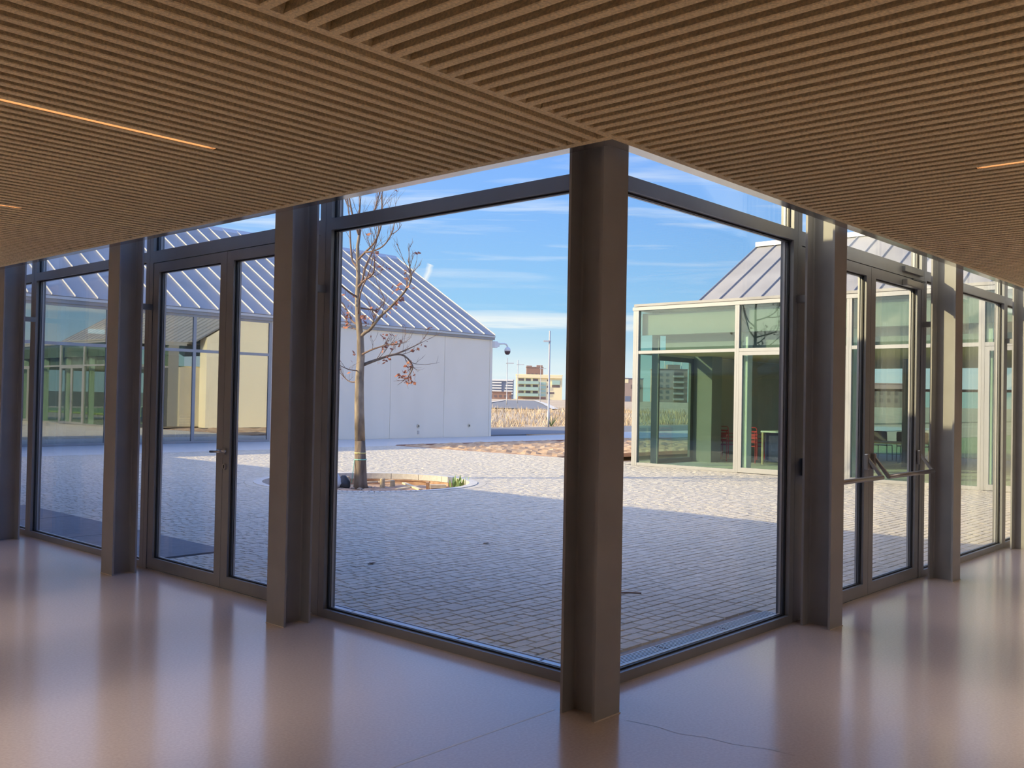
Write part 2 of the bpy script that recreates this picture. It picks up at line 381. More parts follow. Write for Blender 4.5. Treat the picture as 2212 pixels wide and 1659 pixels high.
# ------------------------------------------------------------------ H-section columns
def hcol(o, flange_axis, s, label):
    """flanges parallel to flange_axis; s = centre along that axis"""
    w2, tf, tw, h0, h1, rr = .1025, .016, .010, 0.0, 3.85, .020
    ax = flange_axis
    def P(u, v): return (u, v) if ax == 'x' else (v, u)
    rr = .011; n0 = 2.790 if ax == 'x' else 3.725
    h = .215
    t = empty('steel_column', (*P(s, n0 + h / 2), 0), label, 'column')
    for a in (n0, n0 + h - tf):
        poly = [P(s - w2, a), P(s + w2, a), P(s + w2, a + tf), P(s - w2, a + tf)]
        if ax == 'y': poly.reverse()
        MB().prism(poly, h0, h1).build('flange', 'steel', t)
    a0, a1 = n0 + tf, n0 + h - tf
    L = []
    def arc(cx, cy, a_s, a_e):
        return [(cx + rr * math.cos(math.radians(a_s + (a_e - a_s) * k / 4)), cy + rr * math.sin(math.radians(a_s + (a_e - a_s) * k / 4))) for k in range(5)]
    e = tw / 2
    L += arc(s + e + rr, a0 + rr, 270, 180)
    L += arc(s + e + rr, a1 - rr, 180, 90)
    L += arc(s - e - rr, a1 - rr, 90, 0)
    L += arc(s - e - rr, a0 + rr, 0, -90)
    poly = [P(u, v) for u, v in L]
    if ax == 'y': poly.reverse()
    MB().prism(poly, h0, h1).build('web', 'steel', t)
    # foot sealant
    ft = MB()
    ft.box(*( (s - w2 - .004, s + w2 + .004, n0 - .004, n0 + .0) if ax == 'x' else (n0 - .004, n0, s - w2 - .004, s + w2 + .004)), 0.0, .005)
    ft.build('sealant', 'joint', t)
    return t
hcol(None, 'x', 3.8125, 'tall H-section steel column in the glass corner, nearest of all the columns')
LC = [5.50, 8.00, 10.56]
lab_l = ['grey H-section steel column between the tree window and the left double door',
         'grey H-section steel column beyond the left double door, beside the far left window',
         'grey H-section steel column cut by the left edge of the picture']
RC = [6.485, 9.055, 11.67, 14.25]
lab_r = ['grey H-section steel column at the near side of the door with the push bars',
         'sunlit H-section steel column at the far side of the door with the push bars',
         'sunlit H-section steel column cut by the right edge of the picture']
for y, l in zip(LC, lab_l): hcol(None, 'y', y, l)
for x, l in zip(RC, lab_r): hcol(None, 'x', x, l)

# ------------------------------------------------------------------ glazed walls
def fr(side, s0, s1, d0, d1, z0, z1, mb=None):
    mb = mb or MB()
    return mb.box(GX + d0, GX + d1, s0, s1, z0, z1) if side == 'L' else mb.box(s0, s1, GY + d0, GY + d1, z0, z1)
FD = .10
def pane_set(side, parent, s0, s1, z0, z1, d=.045):
    fr(side, s0 - .004, s1 + .004, d, d + .018, z0 - .004, z1 + .004).build('pane', 'pane', parent)
    g = MB(); b = .010
    for a0, a1, c0, c1 in ((s0, s1, z0, z0 + b), (s0, s1, z1 - b, z1), (s0, s0 + b, z0 + b, z1 - b), (s1 - b, s1, z0 + b, z1 - b)):
        fr(side, a0, a1, d - .014, d - .0005, c0, c1, g)
    g.build('gasket', 'gasket', parent)
    g = MB(); b = .007
    for a0, a1, c0, c1 in ((s0, s1, z0, z0 + b), (s0, s1, z1 - b, z1), (s0, s0 + b, z0 + b, z1 - b), (s1 - b, s1, z0 + b, z1 - b)):
        fr(side, a0, a1, d + .0185, d + .034, c0, c1, g)
    g.build('outer_bead', 'bead', parent)
def mullion(side, parent, sc, w=.065):
    fr(side, sc - w, sc - .0015, 0, FD, 0, 3.86).build('mullion', 'frame', parent)
    fr(side, sc + .0015, sc + w, 0, FD, 0, 3.86).build('mullion', 'frame', parent)
ZT0, ZT1, ZH = 2.725, 2.807, 3.80
def window(side, num, s0, s1, label):
    loc = (GX, (s0 + s1) / 2, 0) if side == 'L' else ((s0 + s1) / 2, GY, 0)
    t = empty('window_%d' % num, loc, label, 'window', kind=S)
    fr(side, s0, s1, 0, FD, 0, .057).build('sill', 'frame', t)
    fr(side, s0, s1, 0, FD, ZT0, ZT1).build('transom', 'frame', t)
    fr(side, s0, s1, 0, FD, ZH, 3.88).build('head', 'frame', t)
    pane_set(side, t, s0, s1, .057, ZT0); pane_set(side, t, s0, s1, ZT1, ZH)
    return t
def door(side, num, s0, s1, sm, label):
    loc = (GX, (s0 + s1) / 2, 0) if side == 'L' else ((s0 + s1) / 2, GY, 0)
    t = empty('door_%d' % num, loc, label, 'door', kind=S)
    fr(side, s0, s1, 0, FD, 2.703, ZT1).build('transom', 'frame', t)
    fr(side, s0, s1, 0, FD, ZH, 3.88).build('head', 'frame', t)
    fr(side, s0, s1, .01, FD, -.01, .004).build('threshold', 'plate', t)
    pane_set(side, t, s0, s1, ZT1, ZH)
    leaves = []
    for a, b in ((s0 + .004, sm - .002), (sm + .002, s1 - .004)):
        st = .095; d0 = .004; d1 = .074
        g = MB()
        fr(side, a, a + st, d0, d1, .010, 2.698, g); fr(side, b - st, b, d0, d1, .010, 2.698, g)
        fr(side, a + st, b - st, d0, d1, .010, .105, g); fr(side, a + st, b - st, d0, d1, 2.618, 2.698, g)
        lf = g.build('door_leaf', 'frame', t); leaves.append(lf)
        pane_set(side, lf, a + st, b - st, .105, 2.618, .040)
    return t, leaves
w1 = window('L', 1, 3.20, 5.47, 'large fixed window left of the corner column, bare tree behind it')
mullion('L', w1, 5.535)
d1, lv1 = door('L', 1, 5.60, 8.045, 6.835, 'double glass door with a lever handle in the left glass wall')
w2 = window('L', 2, 8.175, 10.605, 'fixed window beyond the left double door, mirrored roof in it')
mullion('L', w2, 8.11); mullion('L', w2, 10.67)
w3 = window('L', 3, 10.735, 13.2, 'fixed window at the far left, seen only as a sliver')
mullion('L', w3, 13.265)
w4 = window('L', 4, 13.33, 27.25, 'far end of the left glass wall')
w5 = window('R', 5, 4.20, 6.355, 'large fixed window right of the corner column, pavilion behind it')
mullion('R', w5, 6.42)
d2, lv2 = door('R', 2, 6.485, 8.935, 7.775, 'double glass door with two push bars in the right glass wall')
w6 = window('R', 6, 9.065, 11.535, 'fixed window beyond the door with push bars')
mullion('R', w6, 9.0); mullion('R', w6, 11.60)
w7 = window('R', 7, 11.665, 14.1, 'fixed window at the far right, seen only as a sliver')
mullion('R', w7, 14.165)
w8 = window('R', 8, 14.23, 16.85, 'far end of the right glass wall')
box('corner_post', 'frame', w1, GX, GX + .10, GY, 3.20, 0, 3.88)
# stand-off brackets between columns and mullions
for y, wn in ((5.545, d1), (8.07, w2), (10.63, w2)):
    box('bracket', 'frame', wn, 3.94, GX, y - .025, y + .025, 2.285, 2.335)
for x, wn in ((6.43, d2), (9.01, w6), (11.62, w6)):
    box('bracket', 'frame', wn, x - .025, x + .025, 3.005, GY, 2.285, 2.335)
# lever handle and lock rose on the left door
def rod(name, mt, parent, pts, r, n=10, smooth=True): return MB().tube(pts, r, n).build(name, mt, parent, smooth=smooth)
h = lv1[0]
MB().tube([(GX - .012, 6.795, 1.095), (GX + .004, 6.795, 1.095)], .024, 16).build('handle_rose', 'bar_metal', h)
rod('handle', 'chrome', h, [(GX - .012, 6.795, 1.095), (GX - .05, 6.795, 1.095), (GX - .055, 6.805, 1.095), (GX - .055, 6.925, 1.090)], .010)
MB().tube([(GX - .010, 6.795, .975), (GX + .004, 6.795, .975)], [.024, .027], 16).build('lock_rose', 'bar_metal', h)
MB().box(GX - .014, GX - .009, 6.791, 6.799, .962, .988).build('keyhole', 'gasket', h)
h = lv1[1]
rod('handle', 'chrome', h, [(GX + .004, 6.865, 1.10), (GX - .03, 6.865, 1.10), (GX - .034, 6.86, 1.10), (GX - .034, 6.735, 1.098)], .008)
# push bars on the right door
for lf, xa, xb in ((lv2[0], 6.56, 7.69), (lv2[1], 7.83, 8.88)):
    for xx in (xa, xb):
        MB().box(xx - .02, xx + .02, GY - .03, GY + .004, 1.035, 1.165).build('push_bar_mount', 'bar_metal', lf, bevel=.008)
        a = MB().extr([(GY - .03, 1.10), (GY - .03, 1.135), (GY - .145, .995), (GY - .150, .965), (GY - .128, .965)], 'x', xx - .012, xx + .012)
        a.build('push_bar_arm', 'bar_metal', lf, bevel=.004)
    rod('push_bar', 'bar_metal', lf, [(xa, GY - .138, .982), (xb, GY - .138, .982)], .019, 14)
# door closer
MB().box(8.46, 8.86, GY - .045, GY + .004, 2.615, 2.672).build('door_closer', 'bar_metal', lv2[1], bevel=.006)
MB().box(8.62, 8.93, GY - .035, GY - .022, 2.682, 2.695).build('closer_arm', 'dark_frame', lv2[1])
MB().box(8.44, 8.90, GY - .03, GY, 2.74, 2.785).build('closer_rail', 'frame', d2)

# drain covers along the outside of the glass
for a, b, l in ((3.20, 3.66, 'metal drain cover outside the tree window, nearest the corner'), (3.67, 4.36, 'metal drain cover outside the tree window, second from the corner'),
                (4.37, 5.44, 'metal drain cover outside the tree window, third from the corner'), (5.45, 6.45, 'metal drain cover outside the left double door')):
    t = empty('drain_cover', (4.29, (a + b) / 2, 0), l, 'drain cover', 'drain covers along the left glass wall')
    MB().box(4.21, 4.365, a, b - .006, -.012, .012).build('plate', 'plate', t, bevel=.003)
    MB().box(4.366, 4.376, a, b - .006, -.012, .016).build('lip', 'bead', t)
for a, b, l in ((4.38, 5.10, 'slotted metal drain grate outside the right window, nearest the corner'), (5.11, 5.84, 'slotted metal drain grate outside the right window, middle one'),
                (5.85, 6.58, 'slotted metal drain grate outside the right window, next to the door')):
    t = empty('drain_grate', ((a + b) / 2, 3.30, 0), l, 'drain grate', 'drain grates along the right glass wall')
    me = MB().box(0, b - a - .006, -.0045, .0045, -.02, .012).mesh('bar', 'plate')
    for k in range(10): inst(me, 'bar', t, (a, 3.205 + k * .0185, 0))
    for e in (a, b - .016): MB().box(e, e + .01, 3.20, 3.376, -.02, .004).build('end_bar', 'plate', t)

# ================================================================== outside
# ------------------------------------------------------------------ ground
PCX, PCY, RO, RI = 11.2, 13.7, 2.02, 1.87           # round tree pit
def holed(z0, x0, x1, y0, y1, r, n=64):
    mb = MB(); q = []
    for k in range(n):
        a = 2 * math.pi * k / n; c, s_ = math.cos(a), math.sin(a)
        L = 1 / max(abs(c), abs(s_)); q.append((PCX + c * L * 2.6, PCY + s_ * L * 2.6, PCX + c * r, PCY + s_ * r))
    for k in range(n):
        A_, B_ = q[k], q[(k + 1) % n]
        mb.add([(A_[0], A_[1], z0), (B_[0], B_[1], z0), (B_[2], B_[3], z0), (A_[2], A_[3], z0)], [(0, 1, 2, 3)])
    a, b, c, d = PCX - 2.6, PCX + 2.6, PCY - 2.6, PCY + 2.6
    for X0, X1, Y0, Y1 in ((x0, x1, y0, c), (x0, x1, d, y1), (x0, a, c, d), (b, x1, c, d)):
        mb.add([(X0, Y0, z0), (X1, Y0, z0), (X1, Y1, z0), (X0, Y1, z0)], [(0, 1, 2, 3)])
    return mb
pv = holed(-.014, GX + .05, 20.3, GY + .05, 23.5, 2.16).build('paving', 'joint_sand')
tag(pv, 'courtyard paved with small grey concrete pavers in long courses', 'paving', kind=S)
CW, JT, RP = .100, .0055, 2.178
rr = random.Random(3)
def circ(y):
    d = RP * RP - (y - PCY) ** 2
    return math.sqrt(d) if d > 0 else None
quads = []                                    # (x0 at near edge, x0 at far edge, x1 near, x1 far, y, whole length or None)
for row in range(203):
    y = GY + .105 + row * CW
    if y < 3.40: st = 6.60
    elif y < 6.46: st = 4.380
    elif 8.36 < y < 13.56: st = 5.175
    else: st = 4.205
    en = 19.385 if y < 13.70 else 20.275
    ca, cb = circ(y), circ(y + CW)
    if ca is None and cb is None: segs = [((st, st), (en, en))]
    else:
        la, lb = (ca if ca is not None else 0.0), (cb if cb is not None else 0.0)
        segs = [((st, st), (PCX - la, PCX - lb)), ((PCX + la, PCX + lb), (en, en))]
    for (s0, s0f), (e0, e0f) in segs:
        x = max(s0, s0f); first = True; end = min(e0, e0f)
        L = .05 + rr.random() * .15
        while True:
            x1 = x + L
            if x1 > end - .05:
                quads.append((s0 if first else x, s0f if first else x, e0, e0f, y, None)); break
            quads.append((s0 if first else x, s0f if first else x, x1, x1, y, None if first else L))
            first = False; x = x1; L = rr.choice((.10, .10, .15, .20))
def paver_geo(mb, q, dz=0.0, t=.5, tilt=(0, 0)):
    b = .005; j = JT / 2; a0, a0f, a1, a1f, y = q[:5]
    c0, c1 = y + j, y + CW - j; zt = dz
    mb.add([(a0 + j, c0, -.016), (a1 - j, c0, -.016), (a1f - j, c1, -.016), (a0f + j, c1, -.016),
            (a0 + j + b, c0 + b, zt), (a1 - j - b, c0 + b, zt + tilt[0]), (a1f - j - b, c1 - b, zt + tilt[0] + tilt[1]), (a0f + j + b, c1 - b, zt + tilt[1])],
           [(4, 5, 6, 7), (0, 1, 5, 4), (1, 2, 6, 5), (2, 3, 7, 6), (3, 0, 4, 7)], t)
# the 300 whole pavers that show largest (nearest the glass corner) are parts of their own
quads.sort(key=lambda c: (c[0] - 3.6) ** 2 + (c[4] - 2.9) ** 2)
whole = [q for q in quads if q[5]][:300]; chosen = set(id(q) for q in whole)
pm = {}
for L in (.10, .15, .20):
    mb = MB(); paver_geo(mb, (0, 0, L, L, 0)); pm[L] = mb.mesh('paver', 'paver')
for q in whole:
    o = inst(pm[q[5]], 'paver', pv, (q[0], q[4], rr.uniform(-.0018, .0018))); o.rotation_euler = (rr.uniform(-.006, .006), rr.uniform(-.006, .006), 0)
fld = MB()
for q in quads:
    if id(q) in chosen: continue
    paver_geo(fld, q, rr.uniform(-.0018, .0018), rr.random(), (rr.uniform(-.0012, .0012), rr.uniform(-.0012, .0012)))
o = fld.build('paver_field', 'paver_field', pv, tint=True); o['kind'] = 'stuff'
print('pavers', len(quads))
# dark slabs outside the left wall
t = empty('dark_landing', (4.7, 10.9, 0), 'dark grey flat slabs laid along the left glass wall outside', 'landing')
for a, b in ((8.46, 10.25), (10.26, 12.0), (12.01, 13.55)):
    MB().box(4.24, 5.17, a, b - .008, -.02, .004).build('slab', 'dark_slab', t)
# path of pale slabs in front of the white building
t = empty('concrete_path', (18, 25.5, 0), 'pale concrete path along the foot of the white building', 'path', kind=S)
for k in range(16): MB().box(4 + k * 2.0, 5.99 + k * 2.0, 23.5, 27.58, -.05, -.004).build('slab', 'curb', t)
# round pit: curb stones, soldier ring, soil
t = empty('tree_pit', (PCX, PCY, 0), 'round sunken tree pit with a pale curb in the courtyard', 'tree pit')
def sector(mb, r0, r1, a0, a1, z0, z1, n=4):
    vs = []
    for k in range(n + 1):
        a = a0 + (a1 - a0) * k / n; c, s_ = math.cos(a), math.sin(a)
        vs += [(PCX + r0 * c, PCY + r0 * s_, z0), (PCX + r1 * c, PCY + r1 * s_, z0), (PCX + r1 * c, PCY + r1 * s_, z1), (PCX + r0 * c, PCY + r0 * s_, z1)]
    fs = [(0, 1, 2, 3), tuple(4 * n + i for i in (3, 2, 1, 0))]
    for k in range(n):
        o = 4 * k
        for i in range(4):
            j = (i + 1) % 4; fs.append((o + i, o + 4 + i, o + 4 + j, o + j))
    return mb.add(vs, fs)
for k in range(20):
    a = 2 * math.pi * k / 20
    sector(MB(), RI, RO, a + .003, a + 2 * math.pi / 20 - .003, -.10, .012, 6).build('curb_stone', 'curb', t)
ew = MB(); sector(ew, RI + .012, RO - .01, 0, 2 * math.pi, -.36, -.101, 64); ew.build('earth_wall', 'soil', t)
hm = MB().lathe((0, 0, 0), [(.016, 0), (.016, .003)], 8).mesh('drain_hole', 'gasket')
for k in range(22):
    a = math.radians(203 + 2.6 * k); inst(hm, 'drain_hole', t, (PCX + 1.945 * math.cos(a), PCY + 1.945 * math.sin(a), .0115))
nb = 120
for k in range(nb):
    a = 2 * math.pi * k / nb
    sector(MB(), RO + .006, RO + .155, a + .0016, a + 2 * math.pi / nb - .0016, -.02, .002, 1).build('ring_paver', 'paver', t)
mb = MB(); n = 64; rings = [0, .3, .6, .9, 1.2, 1.5, 1.75, RI + .01]
def soil_z(r, a): return -.185 - .03 * (r / RI) ** 2 + .035 * math.sin(3 * a + 1) * (r / RI) + .02 * math.sin(7 * a + r * 5)
vs = [(PCX, PCY, soil_z(0, 0))]; fs = []
for r in rings[1:]:
    for k in range(n):
        a = 2 * math.pi * k / n; vs.append((PCX + r * math.cos(a), PCY + r * math.sin(a), soil_z(r, a) + random.uniform(-.012, .012)))
for k in range(n): fs.append((0, 1 + k, 1 + (k + 1) % n))
for i in range(len(rings) - 2):
    for k in range(n):
        a = 1 + i * n + k; b = 1 + i * n + (k + 1) % n; fs.append((a, a + n, b + n, b))
mb.add(vs, fs).build('soil', 'soil', t, smooth=True)
mb = MB()
for k in range(60):     # gravelly heap round the trunk
    a = random.uniform(0, 6.28); r = random.random() ** .6 * .75
    px, py = 11.55 + r * math.cos(a) * 1.2, 14.2 + r * math.sin(a) * .9; q = random.uniform(.02, .055)
    mb.lathe((px, py, -.21), [(q * 1.3, 0), (q * 1.0, q * .45), (q * .4, q * .7)], 7)
o = mb.build('gravel_heap', 'gravel', t, smooth=True); o['kind'] = 'stuff'
band = MB(); sector(band, RI - .012, RI - .002, math.radians(10), math.radians(175), -.125, -.105, 40)
band.build('irrigation_pipe', 'soil', t)
# stakes, planks, bag and plant in the pit
for i, (x, y, h_, l) in enumerate(((11.88, 14.08, .26, 'short wooden stake in the tree pit just right of the trunk'), (12.16, 14.11, .21, 'short wooden stake in the tree pit, second right of the trunk'),
                                   (11.92, 15.2, .22, 'short wooden stake in the tree pit behind and left of the trunk'))):
    t = empty('wooden_stake', (x, y, -.25), l, 'stake', 'stakes in the tree pit')
    MB().lathe((x, y, -.27), [(.048, 0), (.05, .1), (.047, h_), (.03, h_ + .012)], 12).build('post', 'stake', t, smooth=False)
def plank(x0, y0, z0, x1, y1, z1, w_, th, label, mt='plank'):
    a, b = Vector((x0, y0, z0)), Vector((x1, y1, z1)); d = (b - a).normalized(); s_ = d.cross(Vector((0, 0, 1))).normalized() * w_ / 2; u = s_.cross(d).normalized() * th / 2
    vs = [p + i * s_ + j * u for p in (a, b) for i, j in ((-1, -1), (1, -1), (1, 1), (-1, 1))]
    o = MB().add(vs, [(3, 2, 1, 0), (4, 5, 6, 7), (0, 1, 5, 4), (1, 2, 6, 5), (2, 3, 7, 6), (3, 0, 4, 7)]).build('plank', mt)
    tag(o, label, 'plank', 'scrap wood in the tree pit')
plank(12.45, 14.12, -.12, 12.33, 13.50, -.195, .075, .03, 'pale plank leaning down in the middle of the tree pit')
plank(11.95, 13.75, -.185, 12.55, 13.85, -.175, .06, .03, 'pale plank lying flat beside the stakes in the tree pit')
plank(12.48, 13.44, -.24, 12.42, 13.40, -.05, .06, .045, 'reddish upright board end in the tree pit near the plant', 'soil')
plank(12.35, 14.75, -.14, 12.6, 14.6, -.11, .06, .03, 'short pale offcut at the far rim of the tree pit')
plank(12.62, 13.55, -.15, 12.86, 13.35, -.15, .18, .06, 'square pale wood block in the tree pit near the plant')
plank(12.15, 14.95, -.15, 12.5, 14.9, -.15, .05, .03, 'thin pale lath against the far rim of the tree pit')
t = empty('rubbish_bag', (11.25, 14.7, -.2), 'white and black plastic bag slumped at the left of the tree pit', 'bag')
mb = MB(); n = 14
prof = [(.10, 0), (.17, .05), (.185, .12), (.15, .22), (.08, .30), (.045, .34), (.07, .38)]
mb.lathe((11.19, 14.72, -.215), prof, n)
mb.v = [(x + random.uniform(-.018, .018), y + random.uniform(-.018, .018), z + random.uniform(-.012, .012)) for x, y, z in mb.v]
mb.build('white_sack', 'bag_white', t, smooth=True)
mb = MB().lathe((11.37, 14.62, -.215), [(.09, 0), (.13, .05), (.12, .14), (.05, .24), (.02, .26)], 12)
mb.v = [(x + random.uniform(-.015, .015), y + random.uniform(-.015, .015), z) for x, y, z in mb.v]
mb.build('black_sack', 'black_bag', t, smooth=True)
t = empty('green_plant', (12.84, 13.0, -.16), 'small green plant with pointed leaves at the pit rim', 'plant')
for k in range(24):
    a = random.uniform(0, 6.28); ln = random.uniform(.12, .29); sp = random.uniform(.15, .6); bx, by = 12.83 + random.uniform(-.12, .12), 13.0 + random.uniform(-.14, .14)
    dx, dy = math.cos(a) * ln * sp, math.sin(a) * ln * sp; wx, wy = -math.sin(a) * .028, math.cos(a) * .028
    z0 = -.17; zt = z0 + ln
    MB().add([(bx - wx * .6, by - wy * .6, z0), (bx + wx * .6, by + wy * .6, z0), (bx + dx * .5 + wx, by + dy * .5 + wy, z0 + ln * .6), (bx + dx * .5 - wx, by + dy * .5 - wy, z0 + ln * .6), (bx + dx, by + dy, zt), (bx + dx * .5, by + dy * .5, z0 + ln * .58)],
             [(0, 1, 2, 5, 3), (3, 5, 4), (5, 2, 4), (3, 2, 1, 0), (3, 4, 2)]).build('leaf', 'plant_green', t)

# ------------------------------------------------------------------ bare tree
TX, TY = 11.62, 14.42
LAT = Vector((Rv.x, Rv.y, 0)).normalized(); DEP = Vector((Fv.x, Fv.y, 0)).normalized()
K = .00893
def T(px, py, d=0.0): return Vector((TX, TY, -.22)) + LAT * ((px - 778) * K) + DEP * d + Vector((0, 0, (1054 - py) * K))
tree = empty('bare_tree', (TX, TY, -.25), 'young nearly leafless plane tree standing in the round pit', 'tree')
trk = [(779, 1056), (778, 1040), (777, 1000), (775, 950), (772, 880), (771, 820), (773, 770), (771, 728), (766, 690), (763, 640), (764, 600), (762, 560), (761, 530), (764, 508)]
rad = [.155, .125, .112, .100, .092, .083, .074, .066, .058, .05, .044, .036, .031, .028]
def smooth_pts(pts, k=3):
    out = []
    for i in range(len(pts) - 1):
        p0, p1, p2, p3 = pts[max(i - 1, 0)], pts[i], pts[i + 1], pts[min(i + 2, len(pts) - 1)]
        for j in range(k):
            u = j / k
            out.append(.5 * ((2 * p1) + (p2 - p0) * u + (2 * p0 - 5 * p1 + 4 * p2 - p3) * u * u + (3 * p1 - p0 - 3 * p2 + p3) * u ** 3))
    out.append(pts[-1]); return out
low = [T(*p) for p in trk[:4]]; up = [T(*p) for p in trk[3:]]
MB().tube(low, rad[:4], 12).build('trunk', 'bark_dark', tree, smooth=True)
MB().tube(up, rad[3:], 12).build('trunk', 'bark', tree, smooth=True)
rt = random.Random(11)
twigs = MB(); leaves = MB()
def leaf_at(p, q):
    u = Vector((rt.uniform(-1, 1), rt.uniform(-1, 1), rt.uniform(-1, .6))).normalized(); v = u.orthogonal().normalized(); n_ = u.cross(v)
    leaves.add([p, p + u * q * .5 + v * q * .4 + n_ * q * .1, p + u * q + n_ * q * .3, p + u * q * .5 - v * q * .4 + n_ * q * .1], [(0, 1, 2), (0, 2, 3)])
def twig(p, d, ln, r, depth):
    pts = [p]; dd = d.normalized()
    for k in range(4):
        dd = (dd + Vector((rt.uniform(-.25, .25), rt.uniform(-.25, .25), rt.uniform(-.05, .25)))).normalized(); pts.append(pts[-1] + dd * ln / 4)
    twigs.tube(pts, [r, r * .85, r * .7, r * .5, r * .3], 5, caps=False)
    if depth > 0:
        for k in range(2 if depth > 1 else rt.choice((1, 2))):
            i = rt.randint(1, 3); o = Vector((rt.uniform(-1, 1), rt.uniform(-1, 1), rt.uniform(-.2, .8)))
            twig(pts[i], (pts[i + 1] - pts[i]).normalized() + o * .7, ln * rt.uniform(.45, .7), r * .6, depth - 1)
    return pts
BR = [  # (points in tree units, start radius, twig density, leaf clusters)
    ([(778, 787, 0), (795, 779, .1), (809, 773, .18), (839, 762, .3), (862, 764, .36), (880, 785, .4), (875, 803, .42)], .034, 9, 5),
    ([(770, 728, 0), (783, 718, -.1), (796, 711, -.2), (819, 686, -.4), (842, 668, -.55), (872, 638, -.7), (886, 615, -.75), (885, 595, -.75), (880, 572, -.7)], .036, 12, 3),
    ([(771, 767, 0), (801, 755, -.25), (832, 747, -.45), (862, 744, -.6)], .022, 6, 3),
    ([(838, 763, .3), (870, 748, .42), (902, 731, .5)], .018, 4, 1),
    ([(766, 664, 0), (785, 664, .3), (799, 662, .5), (812, 640, .6), (800, 615, .65)], .020, 6, 2),
    ([(764, 620, 0), (778, 612, -.25), (789, 607, -.4), (805, 597, -.55), (808, 572, -.6), (804, 547, -.6)], .026, 8, 1),
    ([(765, 625, 0), (770, 600, .2), (773, 572, .3), (786, 534, .45), (794, 506, .5), (799, 470, .5), (803, 430, .5)], .026, 9, 0),
    ([(763, 585, 0), (756, 572, .1), (746, 557, .2), (740, 521, .3), (737, 490, .35), (733, 450, .4), (728, 415, .4)], .026, 9, 0),
    ([(764, 642, 0), (750, 634, -.2), (735, 622, -.35), (722, 614, -.45), (700, 600, -.5)], .024, 6, 2),
    ([(763, 700, 0), (748, 690, .2), (735, 668, .35), (722, 650, .4), (705, 640, .45)], .020, 6, 3),
    ([(764, 508, 0), (767, 490, 0), (773, 480, .05), (782, 468, .1), (793, 450, .15), (799, 425, .2), (806, 395, .22), (810, 360, .24)], .026, 10, 0),
    ([(764, 508, 0), (758, 490, -.05), (753, 476, -.08), (748, 455, -.12), (744, 432, -.15), (738, 395, -.18), (735, 355, -.2)], .026, 10, 0),
    ([(764, 508, 0), (764, 480, -.1), (768, 440, -.2), (766, 400, -.25), (770, 350, -.25)], .022, 8, 0),
    ([(763, 560, 0), (783, 549, -.3), (806, 531, -.5), (819, 503, -.6), (823, 471, -.62), (821, 435, -.62), (826, 395, -.6)], .022, 9, 0),
    ([(783, 549, -.3), (801, 550, -.5), (826, 543, -.7), (845, 522, -.85), (852, 496, -.9), (848, 484, -.9)], .018, 6, 1),
    ([(848, 520, -.85), (860, 512, -.9), (866, 503, -.92), (864, 498, -.92)], .009, 2, 0),
    ([(771, 820, 0), (755, 824, .2), (743, 822, .3), (733, 816, .4), (723, 807, .45)], .016, 4, 1),
    ([(772, 800, 0), (752, 798, -.2), (735, 790, -.35), (722, 782, -.45)], .012, 3, 0),
    ([(768, 712, 0), (755, 708, .1), (745, 700, .2), (735, 690, .3)], .014, 4, 2),
    ([(766, 680, 0), (778, 640, -.5), (800, 600, -.8), (812, 560, -.9)], .018, 5, 1),
]
for pts, r0, nt_, nl in BR:
    P_ = smooth_pts([T(*p) for p in pts], 3); n = len(P_)
    MB().tube(P_, [r0 * (1 - .72 * i / (n - 1)) for i in range(n)], 8).build('branch', 'bark_dark' if r0 > .03 else 'twig', tree, smooth=True)
    for k in range(nt_):
        i = rt.randint(max(1, n // 4), n - 2); d = (P_[i + 1] - P_[i]).normalized()
        o = Vector((rt.uniform(-1, 1), rt.uniform(-1, 1), rt.uniform(-.3, .9)))
        tp = twig(P_[i], d + o * .8, rt.uniform(.22, .6), max(.0045, r0 * .22), 2)
        if nl and rt.random() < .5:
            for q in range(rt.randint(1, 3)): leaf_at(tp[-1] + Vector((rt.uniform(-.03, .03),) * 3), rt.uniform(.05, .1))
    twig(P_[-1], P_[-1] - P_[-2], .35, r0 * .28, 2)
    for k in range(nl):
        i = rt.randint(n // 3, n - 1)
        for q in range(rt.randint(3, 6)): leaf_at(P_[i] + Vector((rt.uniform(-.08, .08), rt.uniform(-.08, .08), rt.uniform(-.12, .02))), rt.uniform(.05, .11))
for c in ((875, 815, .42, 26), (855, 800, .4, 12), (782, 692, -.1, 22), (836, 675, -.5, 8), (858, 625, -.6, 16), (830, 735, -.45, 8), (748, 650, -.2, 8), (740, 682, .3, 7), (755, 772, .1, 4)):
    for k in range(c[3]): leaf_at(T(c[0] + rt.uniform(-9, 9), c[1] + rt.uniform(-12, 10), c[2] + rt.uniform(-.1, .1)), rt.uniform(.045, .1))
o = twigs.build('twigs', 'twig', tree, smooth=True); o['kind'] = 'stuff'
o = leaves.build('dry_leaves', 'leaf_brown', tree); o['kind'] = 'stuff'
# ties round the trunk
MB().lathe((*T(776, 976).xy, T(776, 976).z), [(.112, -.012), (.116, 0), (.112, .012)], 14).build('yellow_tie', 'yellow_tape', tree)
MB().lathe((*T(777, 990).xy, T(777, 990).z), [(.118, -.010), (.122, 0), (.118, .010)], 14).build('green_tie', 'string', tree)
rod('green_string', 'string', tree, [T(765, 990, -.05), T(764, 1010, -.1), T(761, 1040, -.12)], .008, 6)

